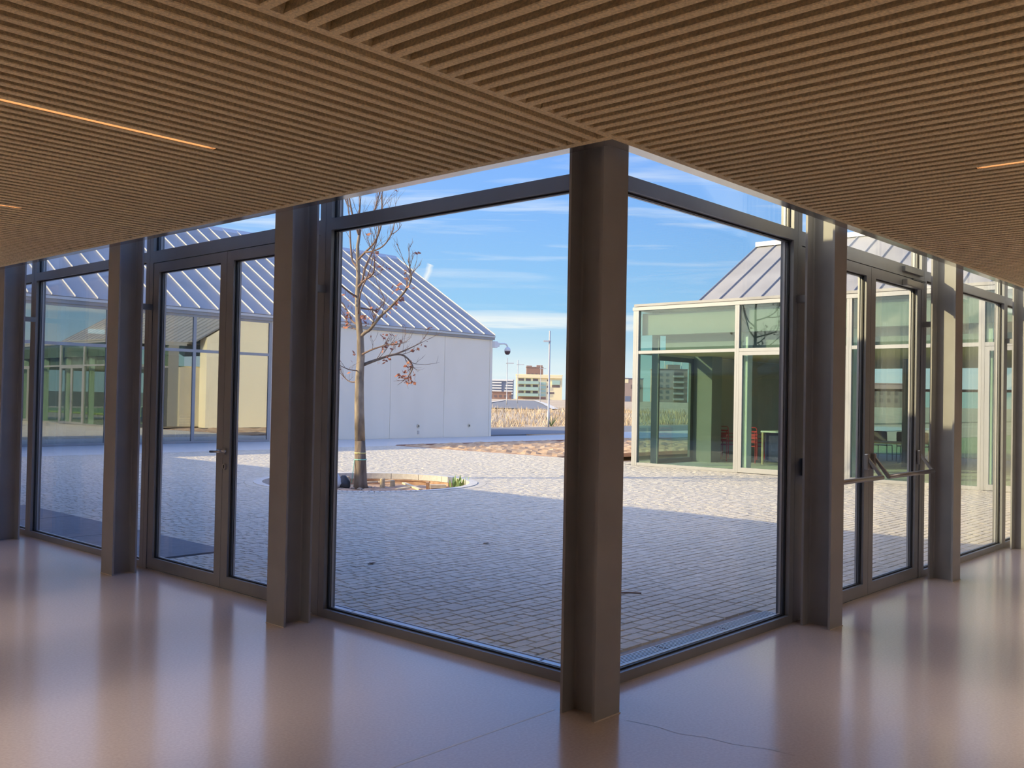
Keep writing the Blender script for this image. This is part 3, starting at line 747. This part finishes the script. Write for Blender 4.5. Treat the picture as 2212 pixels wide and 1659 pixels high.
# ------------------------------------------------------------------ planting bed and land beyond
rb = random.Random(5)
mb = MB(); nx, ny = 52, 34; X0, X1, Y0, Y1 = 20.32, 33.0, 16.72, 23.4
vs = [(X0 + (X1 - X0) * i / nx, Y0 + (Y1 - Y0) * j / ny, -.05 if i in (0, nx) or j in (0, ny) else rb.uniform(-.03, .07)) for j in range(ny + 1) for i in range(nx + 1)]
fs = [(j * (nx + 1) + i, j * (nx + 1) + i + 1, (j + 1) * (nx + 1) + i + 1, (j + 1) * (nx + 1) + i) for j in range(ny) for i in range(nx)]
bed = mb.add(vs, fs).build('planting_bed', 'mulch'); tag(bed, 'bare brown planting bed between the courtyard and the path', 'bed', kind=S)
mb = MB(); mb.box(20.28, 20.32, 16.68, 23.44, -.1, .01); mb.box(20.32, 33, 16.68, 16.72, -.1, .01); mb.box(20.32, 33, 23.40, 23.44, -.1, .03)
mb.build('bed_edging', 'far_brick', bed)
tag(MB().box(29.2, 75, 29.0, 36.2, -.08, -.02).build('asphalt_path', 'asphalt'), 'dark asphalt strip at the foot of the dry bank', 'path', kind=S)
tag(MB().box(36, 75, 23.5, 29.0, -.08, -.015).build('concrete_strip', 'curb'), 'pale paved strip beyond the white building', 'path', kind=S)
tag(MB().box(33.0, 36.0, 16.7, 29.0, -.09, -.03).build('verge', 'mulch'), 'brown earth verge beyond the planting bed', 'ground', kind=S)
tag(MB().box(33, 110, -40, 16.7, -.2, -.06).build('lawn', 'grass'), 'green field behind the glass pavilion', 'lawn', kind=S)
tag(MB().box(36, 110, 16.7, 23.5, -.2, -.05).build('field_edge', 'dry_ground'), 'dry ground beyond the green field', 'ground', kind=S)
TP = [(-80, -.3), (36, -.06), (38, .02), (45, .6), (56, .68), (80, 1.0), (135, 1.38), (235, 1.75), (420, 2.2), (700, 2.6)]
def tz(y):
    for (a, za), (b, zb) in zip(TP, TP[1:]):
        if a <= y <= b: return za + (zb - za) * (y - a) / (b - a)
    return TP[-1][1]
mb = MB(); ysr = [36, 38, 40, 42, 45, 48, 52, 56, 64, 72, 80, 95, 110, 135, 160, 200, 235, 300, 420, 700]; xsr = [-60, 0, 20, 30] + [30 + 4 * k for k in range(1, 20)] + [120, 150, 200, 260, 320, 420, 600]
vs = [(x, y, tz(y) + (rb.uniform(-.05, .05) if 37 < y < 120 else 0)) for y in ysr for x in xsr]
n = len(xsr); fs = [(j * n + i, j * n + i + 1, (j + 1) * n + i + 1, (j + 1) * n + i) for j in range(len(ysr) - 1) for i in range(n - 1)]
tag(mb.add(vs, fs).build('dry_field', 'dry_ground'), 'dry straw coloured field rising beyond the courtyard', 'field', kind=S)
tag(MB().add([(-100, -60, -.22), (700, -60, -.22), (700, 36.5, -.22), (-100, 36.5, -.22)], [(0, 1, 2, 3)]).build('open_ground', 'dry_ground'), 'open ground under and around the buildings', 'ground', kind=S)
mb = MB(); pl, pr = (61, 60.5), (66.5, 55); ql, qr = (150, 137.6), (153.5, 132.5)
vs = []; nseg = 24
for k in range(nseg + 1):
    u = k / nseg
    for a, b in ((pl, ql), (pr, qr)):
        x, y = a[0] + (b[0] - a[0]) * u, a[1] + (b[1] - a[1]) * u; vs.append((x, y, tz(y) + .06))
tag(mb.add(vs, [(2 * k, 2 * k + 1, 2 * k + 3, 2 * k + 2) for k in range(nseg)]).build('far_road', 'asphalt'), 'grey road climbing through the dry field', 'road', kind=S)
mb = MB()
for side in (pl, ql), (pr, qr):
    (xa, ya), (xb, yb) = side
    for k in range(nseg):
        u, v = k / nseg, (k + 1) / nseg
        p, q = (xa + (xb - xa) * u, ya + (yb - ya) * u), (xa + (xb - xa) * v, ya + (yb - ya) * v)
        mb.add([(p[0] - .25, p[1] + .25, tz(p[1]) + .13), (p[0] + .25, p[1] - .25, tz(p[1]) + .13), (q[0] + .25, q[1] - .25, tz(q[1]) + .13), (q[0] - .25, q[1] + .25, tz(q[1]) + .13)], [(0, 1, 2, 3)])
tag(mb.build('road_curb', 'curb'), 'pale curbs along the far road', 'curb', kind=S)
mb = MB()
for k in range(16000):
    x, y = rb.uniform(30, 75), 37.0 + 26 * rb.random() ** 1.5
    if math.sin(x * 1.1 + 2 * math.sin(y * .9)) + math.sin(y * 1.7 + x * .4) < rb.uniform(-2.2, .6): continue
    if 29 < x < 75 and y > 55 and abs((x - 63.5) - (y - 57.7)) < 6: continue
    h_ = rb.uniform(.12, .55) * (1.0 if y < 48 else .55) * (1.5 if rb.random() < .08 else 1); lx, ly = rb.uniform(-.18, .18), rb.uniform(-.18, .18); z = tz(y) - .03; a = rb.uniform(0, 3.14); wx, wy = math.cos(a) * .022, math.sin(a) * .022
    mb.add([(x - wx, y - wy, z), (x + wx, y + wy, z), (x + lx + wx * .7, y + ly + wy * .7, z + h_ * .7), (x + lx * 1.4, y + ly * 1.4, z + h_)], [(0, 1, 2), (0, 2, 3)])
tag(mb.build('dry_reeds', 'reed'), 'dry reeds and tall straw grass on the bank', 'grass', kind='stuff')
mb = MB()
for k in range(40):
    a = rb.uniform(0, 6.28); ln = rb.uniform(.4, .8); x, y = 43.9, 36.6; z = .0
    dx, dy = math.cos(a) * ln * .7, math.sin(a) * ln * .7
    mb.add([(x - .03, y, z), (x + .03, y, z), (x + dx, y + dy, z + ln)], [(0, 1, 2)])
tag(mb.build('yellow_shrub', 'grass'), 'spiky yellowish shrub at the foot of the dry bank', 'shrub')

# ------------------------------------------------------------------ white pavilion with pitched metal roof
def pavilion_roof(t, axis, e0, zE, r0, zR, a0, a1, sp, seam_mat, side=1):
    """roof plane from eave e0,zE to ridge r0,zR; runs along the other axis from a0 to a1; pans with standing seams"""
    n = max(1, int(round((a1 - a0) / sp))); st = (a1 - a0) / n
    def Q(p, e, z): return (p, e, z) if axis == 'x' else (e, p, z)
    dn = Vector((0, r0 - e0, zR - zE)).normalized(); up = Vector((0, -dn.z, dn.y)) * (1 if r0 > e0 else -1)
    up = Vector((0, -(zR - zE), (r0 - e0))); up = up.normalized() if up.z > 0 else -up.normalized()
    th, sh, sw = .04, .045, .017
    def slab(x0, x1, lo, hi):
        vs = []
        for x in (x0, x1):
            for e, z in ((e0, zE), (r0, zR)):
                for k in (lo, hi): vs.append(Q(x, e + up.y * k, z + up.z * k))
        return MB().add(vs, [(0, 1, 3, 2), (4, 6, 7, 5), (0, 4, 5, 1), (2, 3, 7, 6), (1, 5, 7, 3), (0, 2, 6, 4)])
    off = Q(a0, 0, 0)
    pan = slab(a0 + .003, a0 + st - .003, 0, th).mesh('roof_pan', 'zinc', off)
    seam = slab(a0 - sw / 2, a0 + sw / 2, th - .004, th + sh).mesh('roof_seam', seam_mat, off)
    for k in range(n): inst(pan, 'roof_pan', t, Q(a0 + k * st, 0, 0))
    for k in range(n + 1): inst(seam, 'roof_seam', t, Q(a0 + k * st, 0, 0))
B1Y, B1X0, B1X1, B1E, B1R, B1RZ = 27.6, 2.0, 29.2, 4.22, 34.0, 8.06
b1 = empty('white_pavilion', (16, B1Y, 0), 'long white pavilion with a seamed metal roof across the courtyard', 'building')
for a, b in ((18.33, 20.90), (20.915, 23.57), (23.585, 26.37), (26.385, 28.98)):
    box('wall_panel', 'concrete_white', b1, a, b, B1Y, B1Y + .3, -.05, 4.04)
box('wall_panel', 'concrete_white', b1, 28.99, 29.14, B1Y - .01, B1Y + .3, -.05, 4.04)
MB().extr([(B1Y + .3, -.05), (B1R + 6.4 - .3, -.05), (B1R + 6.4 - .3, 4.1), (B1R, B1RZ - .1), (B1Y + .3, 4.2)], 'x', 28.84, 29.14).build('gable_wall', 'concrete_white', b1)
MB().extr([(B1Y + .3, -.05), (B1R + 6.4 - .3, -.05), (B1R + 6.4 - .3, 4.1), (B1R, B1RZ - .1), (B1Y + .3, 4.2)], 'x', 2.0, 2.3).build('gable_wall', 'concrete_white', b1)
box('back_wall', 'concrete_white', b1, 2.3, 28.84, 39.9, 40.1, -.05, 4.0)
box('fascia', 'zinc', b1, B1X0, B1X1 + .02, B1Y - .06, B1Y + .32, 4.045, 4.22)
MB().box(B1X0, B1X1 + .02, B1Y - .09, B1Y - .062, 4.15, 4.225).build('gutter_lip', 'zinc_seam', b1)
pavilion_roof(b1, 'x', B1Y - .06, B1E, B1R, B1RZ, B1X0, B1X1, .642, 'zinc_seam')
pavilion_roof(b1, 'x', 40.4, B1E, B1R, B1RZ, B1X0, B1X1, B1X1 - B1X0, 'zinc_seam')
MB().extr([(B1R - .18, B1RZ - .06), (B1R + .18, B1RZ - .06), (B1R, B1RZ + .11)], 'x', B1X0, B1X1 + .02).build('ridge_cap', 'zinc_seam', b1)
mull = [18.27, 15.50, 12.73, 9.96, 7.19, 4.42, 2.35]
for x in mull: box('mullion', 'alu_light', b1, x - .05, x + .05, B1Y, B1Y + .1, 0, 4.045)
for b, a in zip(mull, mull[1:]):
    box('transom', 'alu_light', b1, a + .05, b - .05, B1Y, B1Y + .1, 2.86, 2.95)
    box('sill', 'alu_light', b1, a + .05, b - .05, B1Y, B1Y + .1, 0, .06)
    box('head', 'alu_light', b1, a + .05, b - .05, B1Y, B1Y + .1, 3.97, 4.045)
    box('pane', 'pane_mirror', b1, a + .05, b - .05, B1Y + .03, B1Y + .05, .06, 2.86)
    box('pane', 'pane_mirror', b1, a + .05, b - .05, B1Y + .03, B1Y + .05, 2.95, 3.97)
box('inner_floor', 'curb', b1, 2.3, 28.8, B1Y + .1, 39.9, -.05, .0)
box('inner_wall', 'beige_wall', b1, 2.3, 14.5, 33.0, 33.2, 0, 4.0)
box('inner_wall', 'dark_frame', b1, 14.5, 18.3, 31.5, 31.7, 0, 4.0)
box('inner_wall', 'beige_wall', b1, 18.3, 18.5, B1Y + .3, 33, 0, 4.0)
box('inner_ceiling', 'white_paint', b1, 2.3, 28.8, B1Y + .5, 39.8, 2.9, 2.98)
for x in (14.2, 11.4): box('inner_column', 'white_paint', b1, x - .1, x + .1, B1Y + .5, B1Y + .7, 0, 2.9)

def tube_chair(x, y, z, rz, label, mt, group, s=1.0, arms=False, name='chair', solid=False):
    t = empty(name, (x, y, z), label, 'chair', group, rz=rz)
    t.scale = (s, s, s)
    w2, d2 = .21, .20
    MB().box(-w2, w2, -d2, d2, .43, .455).build('seat', mt, t, local=True, bevel=.01)
    for sx in (-1, 1):
        MB().tube([(sx * w2, -d2, .0), (sx * w2 * .95, -d2 * .95, .44), (sx * w2 * .95, -d2 * .95, .45)], .012, 6).build('leg', mt, t, local=True)
        MB().tube([(sx * w2, d2 * 1.1, .0), (sx * w2 * .95, d2, .44), (sx * w2 * .95, d2 * 1.12, .80)], .012, 6).build('leg', mt, t, local=True)
        if arms: MB().tube([(sx * w2 * 1.05, -d2, .45), (sx * w2 * 1.1, -d2, .64), (sx * w2 * 1.05, d2 * 1.05, .66)], .011, 6).build('armrest', mt, t, local=True)
    MB().tube([(-w2 * .95, d2 * 1.12, .80), (-w2 * .8, d2 * 1.14, .84), (w2 * .8, d2 * 1.14, .84), (w2 * .95, d2 * 1.12, .80)], .012, 6).build('back_rail', mt, t, local=True)
    if solid: MB().box(-w2 * .98, w2 * .98, d2 * 1.02, d2 * 1.12, .52, .84).build('back_shell', mt, t, local=True, bevel=.02)
    for k in range(0 if solid else 3):
        MB().box(-w2 * .95, w2 * .95, d2 * 1.03 + k * .006, d2 * 1.09 + k * .006, .56 + k * .075, .60 + k * .075).build('back_slat', mt, t, local=True)
    return t
for i, (x, y, rz, l) in enumerate(((14.6, 29.2, 2.4, 'pale wooden chair behind the mirrored glass of the white pavilion, left one'), (15.1, 29.3, 3.4, 'pale wooden chair behind the mirrored glass of the white pavilion, middle one'), (16.0, 29.1, 2.9, 'pale wooden chair behind the mirrored glass of the white pavilion, right one'))):
    tube_chair(x, y, 0, rz, l, 'pale_wood', 'chairs inside the white pavilion')
# camera, spots and socket on the white wall
t = empty('security_camera', (29.2, 27.5, 3.9), 'white dome security camera on the corner of the white wall', 'camera')
MB().box(29.10, 29.26, 27.40, 27.62, 3.72, 4.0).build('mount', 'white_plastic', t, bevel=.02)
MB().box(29.26, 29.42, 27.44, 27.56, 3.78, 3.95).build('junction_box', 'white_plastic', t, bevel=.015)
rod('arm', 'white_plastic', t, [(29.40, 27.5, 3.90), (29.75, 27.5, 3.93), (29.90, 27.5, 3.90), (29.96, 27.5, 3.82), (29.97, 27.5, 3.76)], .035, 8)
MB().lathe((29.97, 27.5, 3.62), [(.13, 0), (.135, .06), (.10, .13), (.05, .17)], 14).build('housing', 'white_plastic', t, smooth=True)
MB().lathe((29.97, 27.5, 3.47), [(.05, 0), (.10, .04), (.125, .10), (.128, .15)], 14).build('dome', 'smoke_dome', t, smooth=True)
for x, l in ((25.02, 'small round wall light low on the white wall, nearer the tree'), (27.82, 'small round wall light low on the white wall, near its corner')):
    t = empty('wall_light', (x, B1Y, .46), l, 'wall light', 'wall lights on the white pavilion')
    MB().tube([(x, B1Y + .01, .46), (x, B1Y - .03, .46)], .065, 14).build('rim', 'chrome', t)
    MB().tube([(x, B1Y - .029, .455), (x, B1Y - .034, .455)], .04, 12).build('lens', 'dark_frame', t)
t = empty('wall_socket', (25.03, B1Y, .21), 'small grey wall socket under a round wall light', 'socket')
MB().box(24.99, 25.07, B1Y - .025, B1Y + .01, .14, .28).build('cover', 'lamp_grey', t, bevel=.006)

# ------------------------------------------------------------------ glass pavilion
BX, BE = 19.40, 13.60
b2 = empty('glass_pavilion', (BX, 6, 0), 'glass fronted pavilion with pale frames and a pitched metal roof', 'building')
mull = [13.50, 10.75, 8.15, 5.57, 2.99, .41, -2.2]
for i, y in enumerate(mull):
    box('mullion', 'alu_light', b2, BX, BX + .11, y - .055, y - .0015, 0, 3.80)
    box('mullion', 'alu_light', b2, BX, BX + .11, y + .0015, y + .055, 0, 3.80)
box('top_frame', 'alu_light', b2, BX - .01, BX + .13, -2.3, BE + .02, 3.80, 3.885)
box('corner_post', 'alu_light', b2, BX, BX + .11, 13.556, BE, 0, 3.80)
for k, (b, a) in enumerate(zip(mull, mull[1:])):
    a += .055; b -= .055
    box('transom', 'alu_light', b2, BX + .005, BX + .10, a, b, 2.735, 2.81)
    box('pane', 'pane_green', b2, BX + .045, BX + .063, a, b, 2.81, 3.80)
    if k % 2 == 1:
        mid = (a + b) / 2
        for j, (c, d) in enumerate(((a + .004, mid - .002), (mid + .002, b - .004))):
            g = MB(); st = .085
            g.box(BX, BX + .07, c, c + st, .01, 2.73); g.box(BX, BX + .07, d - st, d, .01, 2.73); g.box(BX, BX + .07, c + st, d - st, .01, .12); g.box(BX, BX + .07, c + st, d - st, 2.65, 2.73)
            lf = g.build('door_leaf', 'alu_light', b2)
            MB().box(BX + .03, BX + .048, c + st, d - st, .12, 2.65).build('pane', 'pane_green', lf)
            hy = c + .05 if j == 1 else d - .05
            if j == 1: MB().tube([(BX, hy, 1.06), (BX - .05, hy, 1.06), (BX - .055, hy + .13, 1.06)], .012, 8).build('handle', 'chrome', lf, smooth=True)
    else:
        box('sill', 'alu_light', b2, BX + .005, BX + .10, a, b, 0, .07)
        box('pane', 'pane_green', b2, BX + .045, BX + .063, a, b, .07, 2.735)
# end glazing of the porch
box('top_frame', 'alu_light', b2, BX + .13, 23.0, BE - .11, BE, 3.80, 3.90)
box('transom', 'alu_light', b2, BX + .11, 22.2, BE - .10, BE - .01, 2.735, 2.81)
box('pane', 'pane_green', b2, BX + .11, 22.9, BE - .06, BE - .045, 2.81, 3.80)
box('pane', 'pane_green', b2, BX + .11, 20.30, BE - .06, BE - .045, .05, 2.735)
g = MB(); g.box(20.32, 20.46, BE - .10, BE - .03, 0, 2.73); g.box(21.94, 22.08, BE - .10, BE - .03, 0, 2.73); g.box(20.46, 21.94, BE - .10, BE - .03, 2.62, 2.73); g.box(20.46, 21.94, BE - .10, BE - .03, 0, .12)
lf = g.build('end_door_leaf', 'dark_frame', b2); MB().box(20.46, 21.94, BE - .07, BE - .055, .12, 2.62).build('pane', 'pane_green', lf)
# columns of the porch
def b2col(x, y):
    g = MB(); g.box(x - .1, x + .1, y - .1, y - .085, 0, 3.8); g.box(x - .1, x + .1, y + .085, y + .1, 0, 3.8); g.box(x - .006, x + .006, y - .085, y + .085, 0, 3.8)
    g.build('porch_column', 'white_paint', b2)
box('porch_column', 'bulkhead_paint', b2, 19.82, 19.835, 13.12, 13.32, 0, 3.8)
box('porch_column', 'bulkhead_paint', b2, 19.836, 20.02, 13.215, 13.227, 0, 3.8)
for y in (10.72, 8.12, 5.54, 2.96, .38): b2col(19.80, y)
box('bulkhead', 'bulkhead_paint', b2, 19.60, 19.64, -2.2, 13.47, 3.2, 3.74)
box('bulkhead', 'bulkhead_paint', b2, 19.94, 19.98, -2.2, 13.0, 2.80, 3.2)
box('bulkhead', 'bulkhead_paint', b2, 19.64, 19.98, -2.2, 13.1, 3.2, 3.22)
box('inner_ceiling', 'slat', b2, 19.98, 31.2, -2.2, 13.4, 2.79, 2.85)
box('inner_floor', 'curb', b2, BX + .11, 31.3, -2.2, 13.5, -.06, .002)
box('porch_roof', 'zinc', b2, BX + .02, 24.0, -2.3, BE, 3.90, 3.96)
box('end_pier', 'bulkhead_paint', b2, 22.09, 22.6, 12.95, BE, 0, 3.8)
MB().extr([(23.6, -.05), (31.4, -.05), (31.4, 4.0), (27.3, 6.44), (23.6, 4.22)], 'y', 13.75, 14.36).build('gable_wall', 'concrete_white', b2)
box('inner_wall', 'beige_wall', b2, 22.6, 31.2, 13.55, 13.75, 0, 2.789)
box('inner_pier', 'dark_frame', b2, 25.0, 25.25, 8.82, 9.08, 0, 2.79)
# back facade
for y in (12.9, 10.3, 7.7, 5.1, 2.5, -.1): box('back_mullion', 'dark_frame', b2, 31.2, 31.3, y - .05, y + .05, 0, 2.79)
for a, b in zip((-.1, 2.5, 5.1, 7.7, 10.3), (2.5, 5.1, 7.7, 10.3, 12.9)):
    box('back_transom', 'dark_frame', b2, 31.2, 31.3, a + .05, b - .05, 2.05, 2.13)
    box('back_pane', 'pane_green', b2, 31.24, 31.255, a + .05, b - .05, 0, 2.05)
pavilion_roof(b2, 'y', 23.0, 3.96, 27.3, 6.50, -2.4, 14.40, .64, 'zinc_dark_seam')
pavilion_roof(b2, 'y', 31.6, 3.96, 27.3, 6.50, -2.4, 14.40, 16.8, 'zinc_dark_seam')
MB().box(27.1, 27.5, -2.42, 14.42, 6.48, 6.62).build('ridge_cap', 'zinc_seam', b2)
# furniture in the glass pavilion
for x, y, z, l in ((23.2, 13.2, 0, 'red metal armchair against the far wall of the glass pavilion'), (23.2, 13.15, .10, 'red metal armchair stacked on the one by the far wall'),
                   (23.0, 12.25, 0, 'red metal armchair beside the white table in the glass pavilion'), (23.0, 12.2, .10, 'red metal armchair stacked on the one beside the white table')):
    tube_chair(x, y, z, 1.57, l, 'red_metal', 'red chairs in the glass pavilion', arms=True)
t = empty('white_table', (23.4, 10.6, 0), 'white topped table with dark cloth and wooden legs in the glass pavilion', 'table')
MB().box(22.6, 24.2, 9.7, 11.8, .83, .87).build('tabletop', 'white_top', t)
MB().box(22.75, 24.15, 9.75, 11.75, .08, .828).build('cloth', 'navy_cloth', t)
for x in (22.64, 24.16):
    for y in (9.74, 11.76): MB().tube([(x, y, 0), (x, y, .83)], .03, 8).build('leg', 'pale_wood', t)
t = empty('low_wooden_table', (26.2, 9.9, 0), 'low pale wooden table behind the push bar door view', 'table')
MB().box(25.6, 26.8, 9.2, 11.2, .56, .60).build('tabletop', 'pale_wood', t)
for x in (25.66, 26.74):
    for y in (9.27, 11.12): MB().tube([(x, y, 0), (x, y, .56)], [.025, .04], 8).build('leg', 'pale_wood', t)
for i, (x, y, l) in enumerate(((27.7, 10.6, 'black chair behind the low wooden table, left one'), (27.75, 9.95, 'black chair behind the low wooden table, middle one'), (27.7, 9.5, 'black chair behind the low wooden table, right one'), (26.9, 8.55, 'black chair right of the low wooden table'))):
    tube_chair(x, y, 0, 1.57 + i * .1, l, 'black_plastic', 'black chairs in the glass pavilion', solid=True)

# ------------------------------------------------------------------ street lamps
def street_lamp(x, y, h_, label, arm, r=.07):
    z = tz(y) - .05
    t = empty('street_lamp', (x, y, z), label, 'street lamp', 'street lamps in the dry field')
    MB().tube([(x, y, z), (x, y, z + h_ * .18), (x, y, z + h_ * .181), (x, y, z + h_)], [r * 1.3, r * 1.2, r, r * .9], 10).build('pole', 'lamp_grey', t, smooth=True)
    e = LAT * arm
    MB().tube([(x - e.x * .2, y - e.y * .2, z + h_ - .62), (x + e.x, y + e.y, z + h_ - .6)], .045, 8).build('arm', 'lamp_grey', t)
    p = Vector((x, y, z + h_ - .62)) + e * .55
    vs = []
    for k in (-.45, .45):
        for a, b in ((-.09, -.04), (.09, -.04), (.07, .05), (-.07, .05)):
            q = p + LAT * (k * abs(arm)) + DEP * a + Vector((0, 0, b)); vs.append(q)
    MB().add(vs, [(3, 2, 1, 0), (4, 5, 6, 7), (0, 1, 5, 4), (1, 2, 6, 5), (2, 3, 7, 6), (3, 0, 4, 7)]).build('lamp_head', 'lamp_grey', t)
street_lamp(42.95, 36.05, 5.75, 'tall grey street lamp nearest the corner column', -.36, .055)
street_lamp(81, 74.3, 5.5, 'grey street lamp right beside the corner of the white pavilion', .75, .05)
street_lamp(97, 87, 6.0, 'grey street lamp between the white pavilion and the near lamp', .85, .05)
street_lamp(117, 100, 6.2, 'thin grey street lamp in front of the cream apartment block', .9, .05)

# ------------------------------------------------------------------ far buildings
def far_building(name, x, y, label, W_, H_, dep, wall, floors, feats, roof='far_brown'):
    """local u along the facade, v up; feats = (part name, material, u0, u1, v0, v1, how far it stands out)"""
    z = tz(y) - .3
    t = empty(name, (x, y, z), label, 'building', rz=math.atan2(Rv.y, Rv.x))
    MB().box(-W_ / 2, W_ / 2, 0, dep, 0, H_).build('wall', wall, t, local=True)
    MB().box(-W_ / 2 - .2, W_ / 2 + .2, -.2, dep + .2, H_ + .01, H_ + .25).build('roof', roof, t, local=True)
    for nm, mt, u0, u1, v0, v1, dd in feats:
        if dd >= 0: MB().box(u0, u1, -dd - .02, .05, v0, v1).build(nm, mt, t, local=True)
        else: MB().box(u0, u1, -.05, .3, v0, v1).build(nm, mt, t, local=True)
    return t
q = .0285; u = lambda zx: (zx - 828) * q; v = lambda zy: (1065 - zy) * q + .3
F = []
for a, b in ((860, 822), (945, 900), (1022, 984)): F.append(('balcony', 'balcony_glass', u(548), u(820), v(a), v(b), 1.2))
for a, b in ((818, 786), (898, 866), (982, 950)):
    for c, d in ((552, 625), (650, 715), (745, 812)): F.append(('window', 'far_window', u(c), u(d), v(a), v(b), .02))
for k in range(4): F.append(('stair_glass', 'balcony_glass', u(828), u(918), v(870 + 50 * k), v(830 + 50 * k), .15))
for c, d, a, b in ((998, 1102, 900, 868), (932, 950, 820, 795), (932, 950, 905, 880), (932, 950, 985, 960), (965, 1028, 985, 960)): F.append(('window', 'far_window', u(c), u(d), v(a), v(b), .02))
F.append(('balcony', 'balcony_glass', u(998), u(1102), v(862), v(805), .4))
F.append(('base_wall', 'far_brick', u(545), u(920), v(1058), v(1028), .05))
F.append(('parapet', 'cream', u(527), u(1130), v(778), v(738), .6))
far_building('apartment_block', 273.4, 234.3, 'cream apartment block with green glass balconies far across the field', 17.4, v(740), 12, 'cream', 4, F, 'cream')
F = [('window', 'far_window', -3.2 + 1.7 * k, -2.2 + 1.7 * k, 10.5, 11.6, .02) for k in range(4)]
t = far_building('brick_block', 312, 270, 'brown brick block rising behind the cream apartment block', 7.2, 14.2, 8, 'far_brick', 4, F)
MB().box(.8, 3.4, 1, 6, 14.25, 15.2).build('roof_house', 'far_brick', t, local=True); MB().box(-3.6, -1.2, 1, 6, 14.25, 15.0).build('roof_house', 'far_brick', t, local=True)
F = []
for k in range(5):
    F.append(('balcony', 'far_white', -4.2, -.4, 2.2 + k * 1.1, 2.7 + k * 1.1, .3)); F.append(('balcony', 'far_white', .4 + .3 * k, 4.2, 2.2 + k * 1.1, 2.7 + k * 1.1, .3))
F.append(('parapet', 'far_white', -4.3, 4.3, 7.6, 8.2, .4))
far_building('blue_white_block', 283, 262, 'dark blue and white stepped housing block beside the white pavilion corner', 9.0, 8.0, 10, 'far_blue', 5, F, 'far_white')
F = [('window', 'far_window', -2.6 + 1.7 * k, -1.7 + 1.7 * k, .9, 1.7, .02) for k in range(4)]
far_building('brick_cottage', 240, 222.5, 'low red brick house in front of the blue and white block', 6.6, 2.6, 6, 'far_brick', 1, F, 'far_brick')
F = [('window', 'far_window', -1.1, .1, 5.2, 6.8, .05), ('corner_panel', 'cream', -3.4, -2.0, 7.4, 9.4, .05), ('garage_door', 'far_blue', -3.2, -1.2, .3, 2.4, .05), ('window', 'far_window', 1.6, 2.8, 5.2, 6.8, .05)]
far_building('brown_house', 299, 209, 'brown flat roofed house seen between the corner column and the glass pavilion', 7.2, 9.0, 9, 'far_brown', 3, F, 'far_blue')
F = []
for k in range(5):
    for j in range(2): F.append(('window', 'far_window', -4.6 + 2.6 * j, -3.4 + 2.6 * j, 1.6 + k * 2.3, 2.8 + k * 2.3, .05))
    F.append(('balcony', 'lamp_grey', 1.0, 5.2, 1.2 + k * 2.3, 2.0 + k * 2.3, .7)); F.append(('balcony_window', 'far_window', 1.2, 5.0, 2.05 + k * 2.3, 3.2 + k * 2.3, .02))
t = far_building('brown_apartment_block', 327, 210.5, 'brown apartment block seen through the porch of the glass pavilion', 13.5, 13.6, 10, 'far_brown', 5, F)
MB().box(-1, 4, 2, 7, 13.9, 15.6).build('roof_house', 'far_brown', t, local=True)
for uu in (-2.0, 1.5, 5.0): MB().tube([(uu, 4, 13.8), (uu, 4, 18)], .12, 6).build('antenna', 'far_white', t, local=True)
F = [('window', 'far_window', -8 + 2.6 * k, -6.8 + 2.6 * k, 2 + 2.6 * j, 3.4 + 2.6 * j, .05) for k in range(7) for j in range(2)]
far_building('housing_block', 330, 130, 'brown housing block beyond the green field', 22, 8.5, 10, 'far_brown', 2, F)

# ------------------------------------------------------------------ bits lying on the paving
t = empty('dry_twig', (6.36, 4.46, 0), 'dry brown twig lying on the pavers beside the corner column', 'twig')
rod('stem', 'twig', t, [(6.29, 4.52, .012), (6.35, 4.46, .016), (6.42, 4.38, .012)], .007, 6)
for x, y, l in ((5.66, 6.90, 'small dark leaf on the shaded pavers near the left mullion'), (7.36, 7.06, 'small dark leaf on the shaded pavers in front of the corner window')):
    o = MB().add([(x, y, .004), (x + .05, y - .02, .02), (x + .11, y, .008), (x + .05, y + .03, .014)], [(0, 1, 2), (0, 2, 3)]).build('fallen_leaf', 'bark_dark')
    tag(o, l, 'leaf', 'fallen leaves on the courtyard')
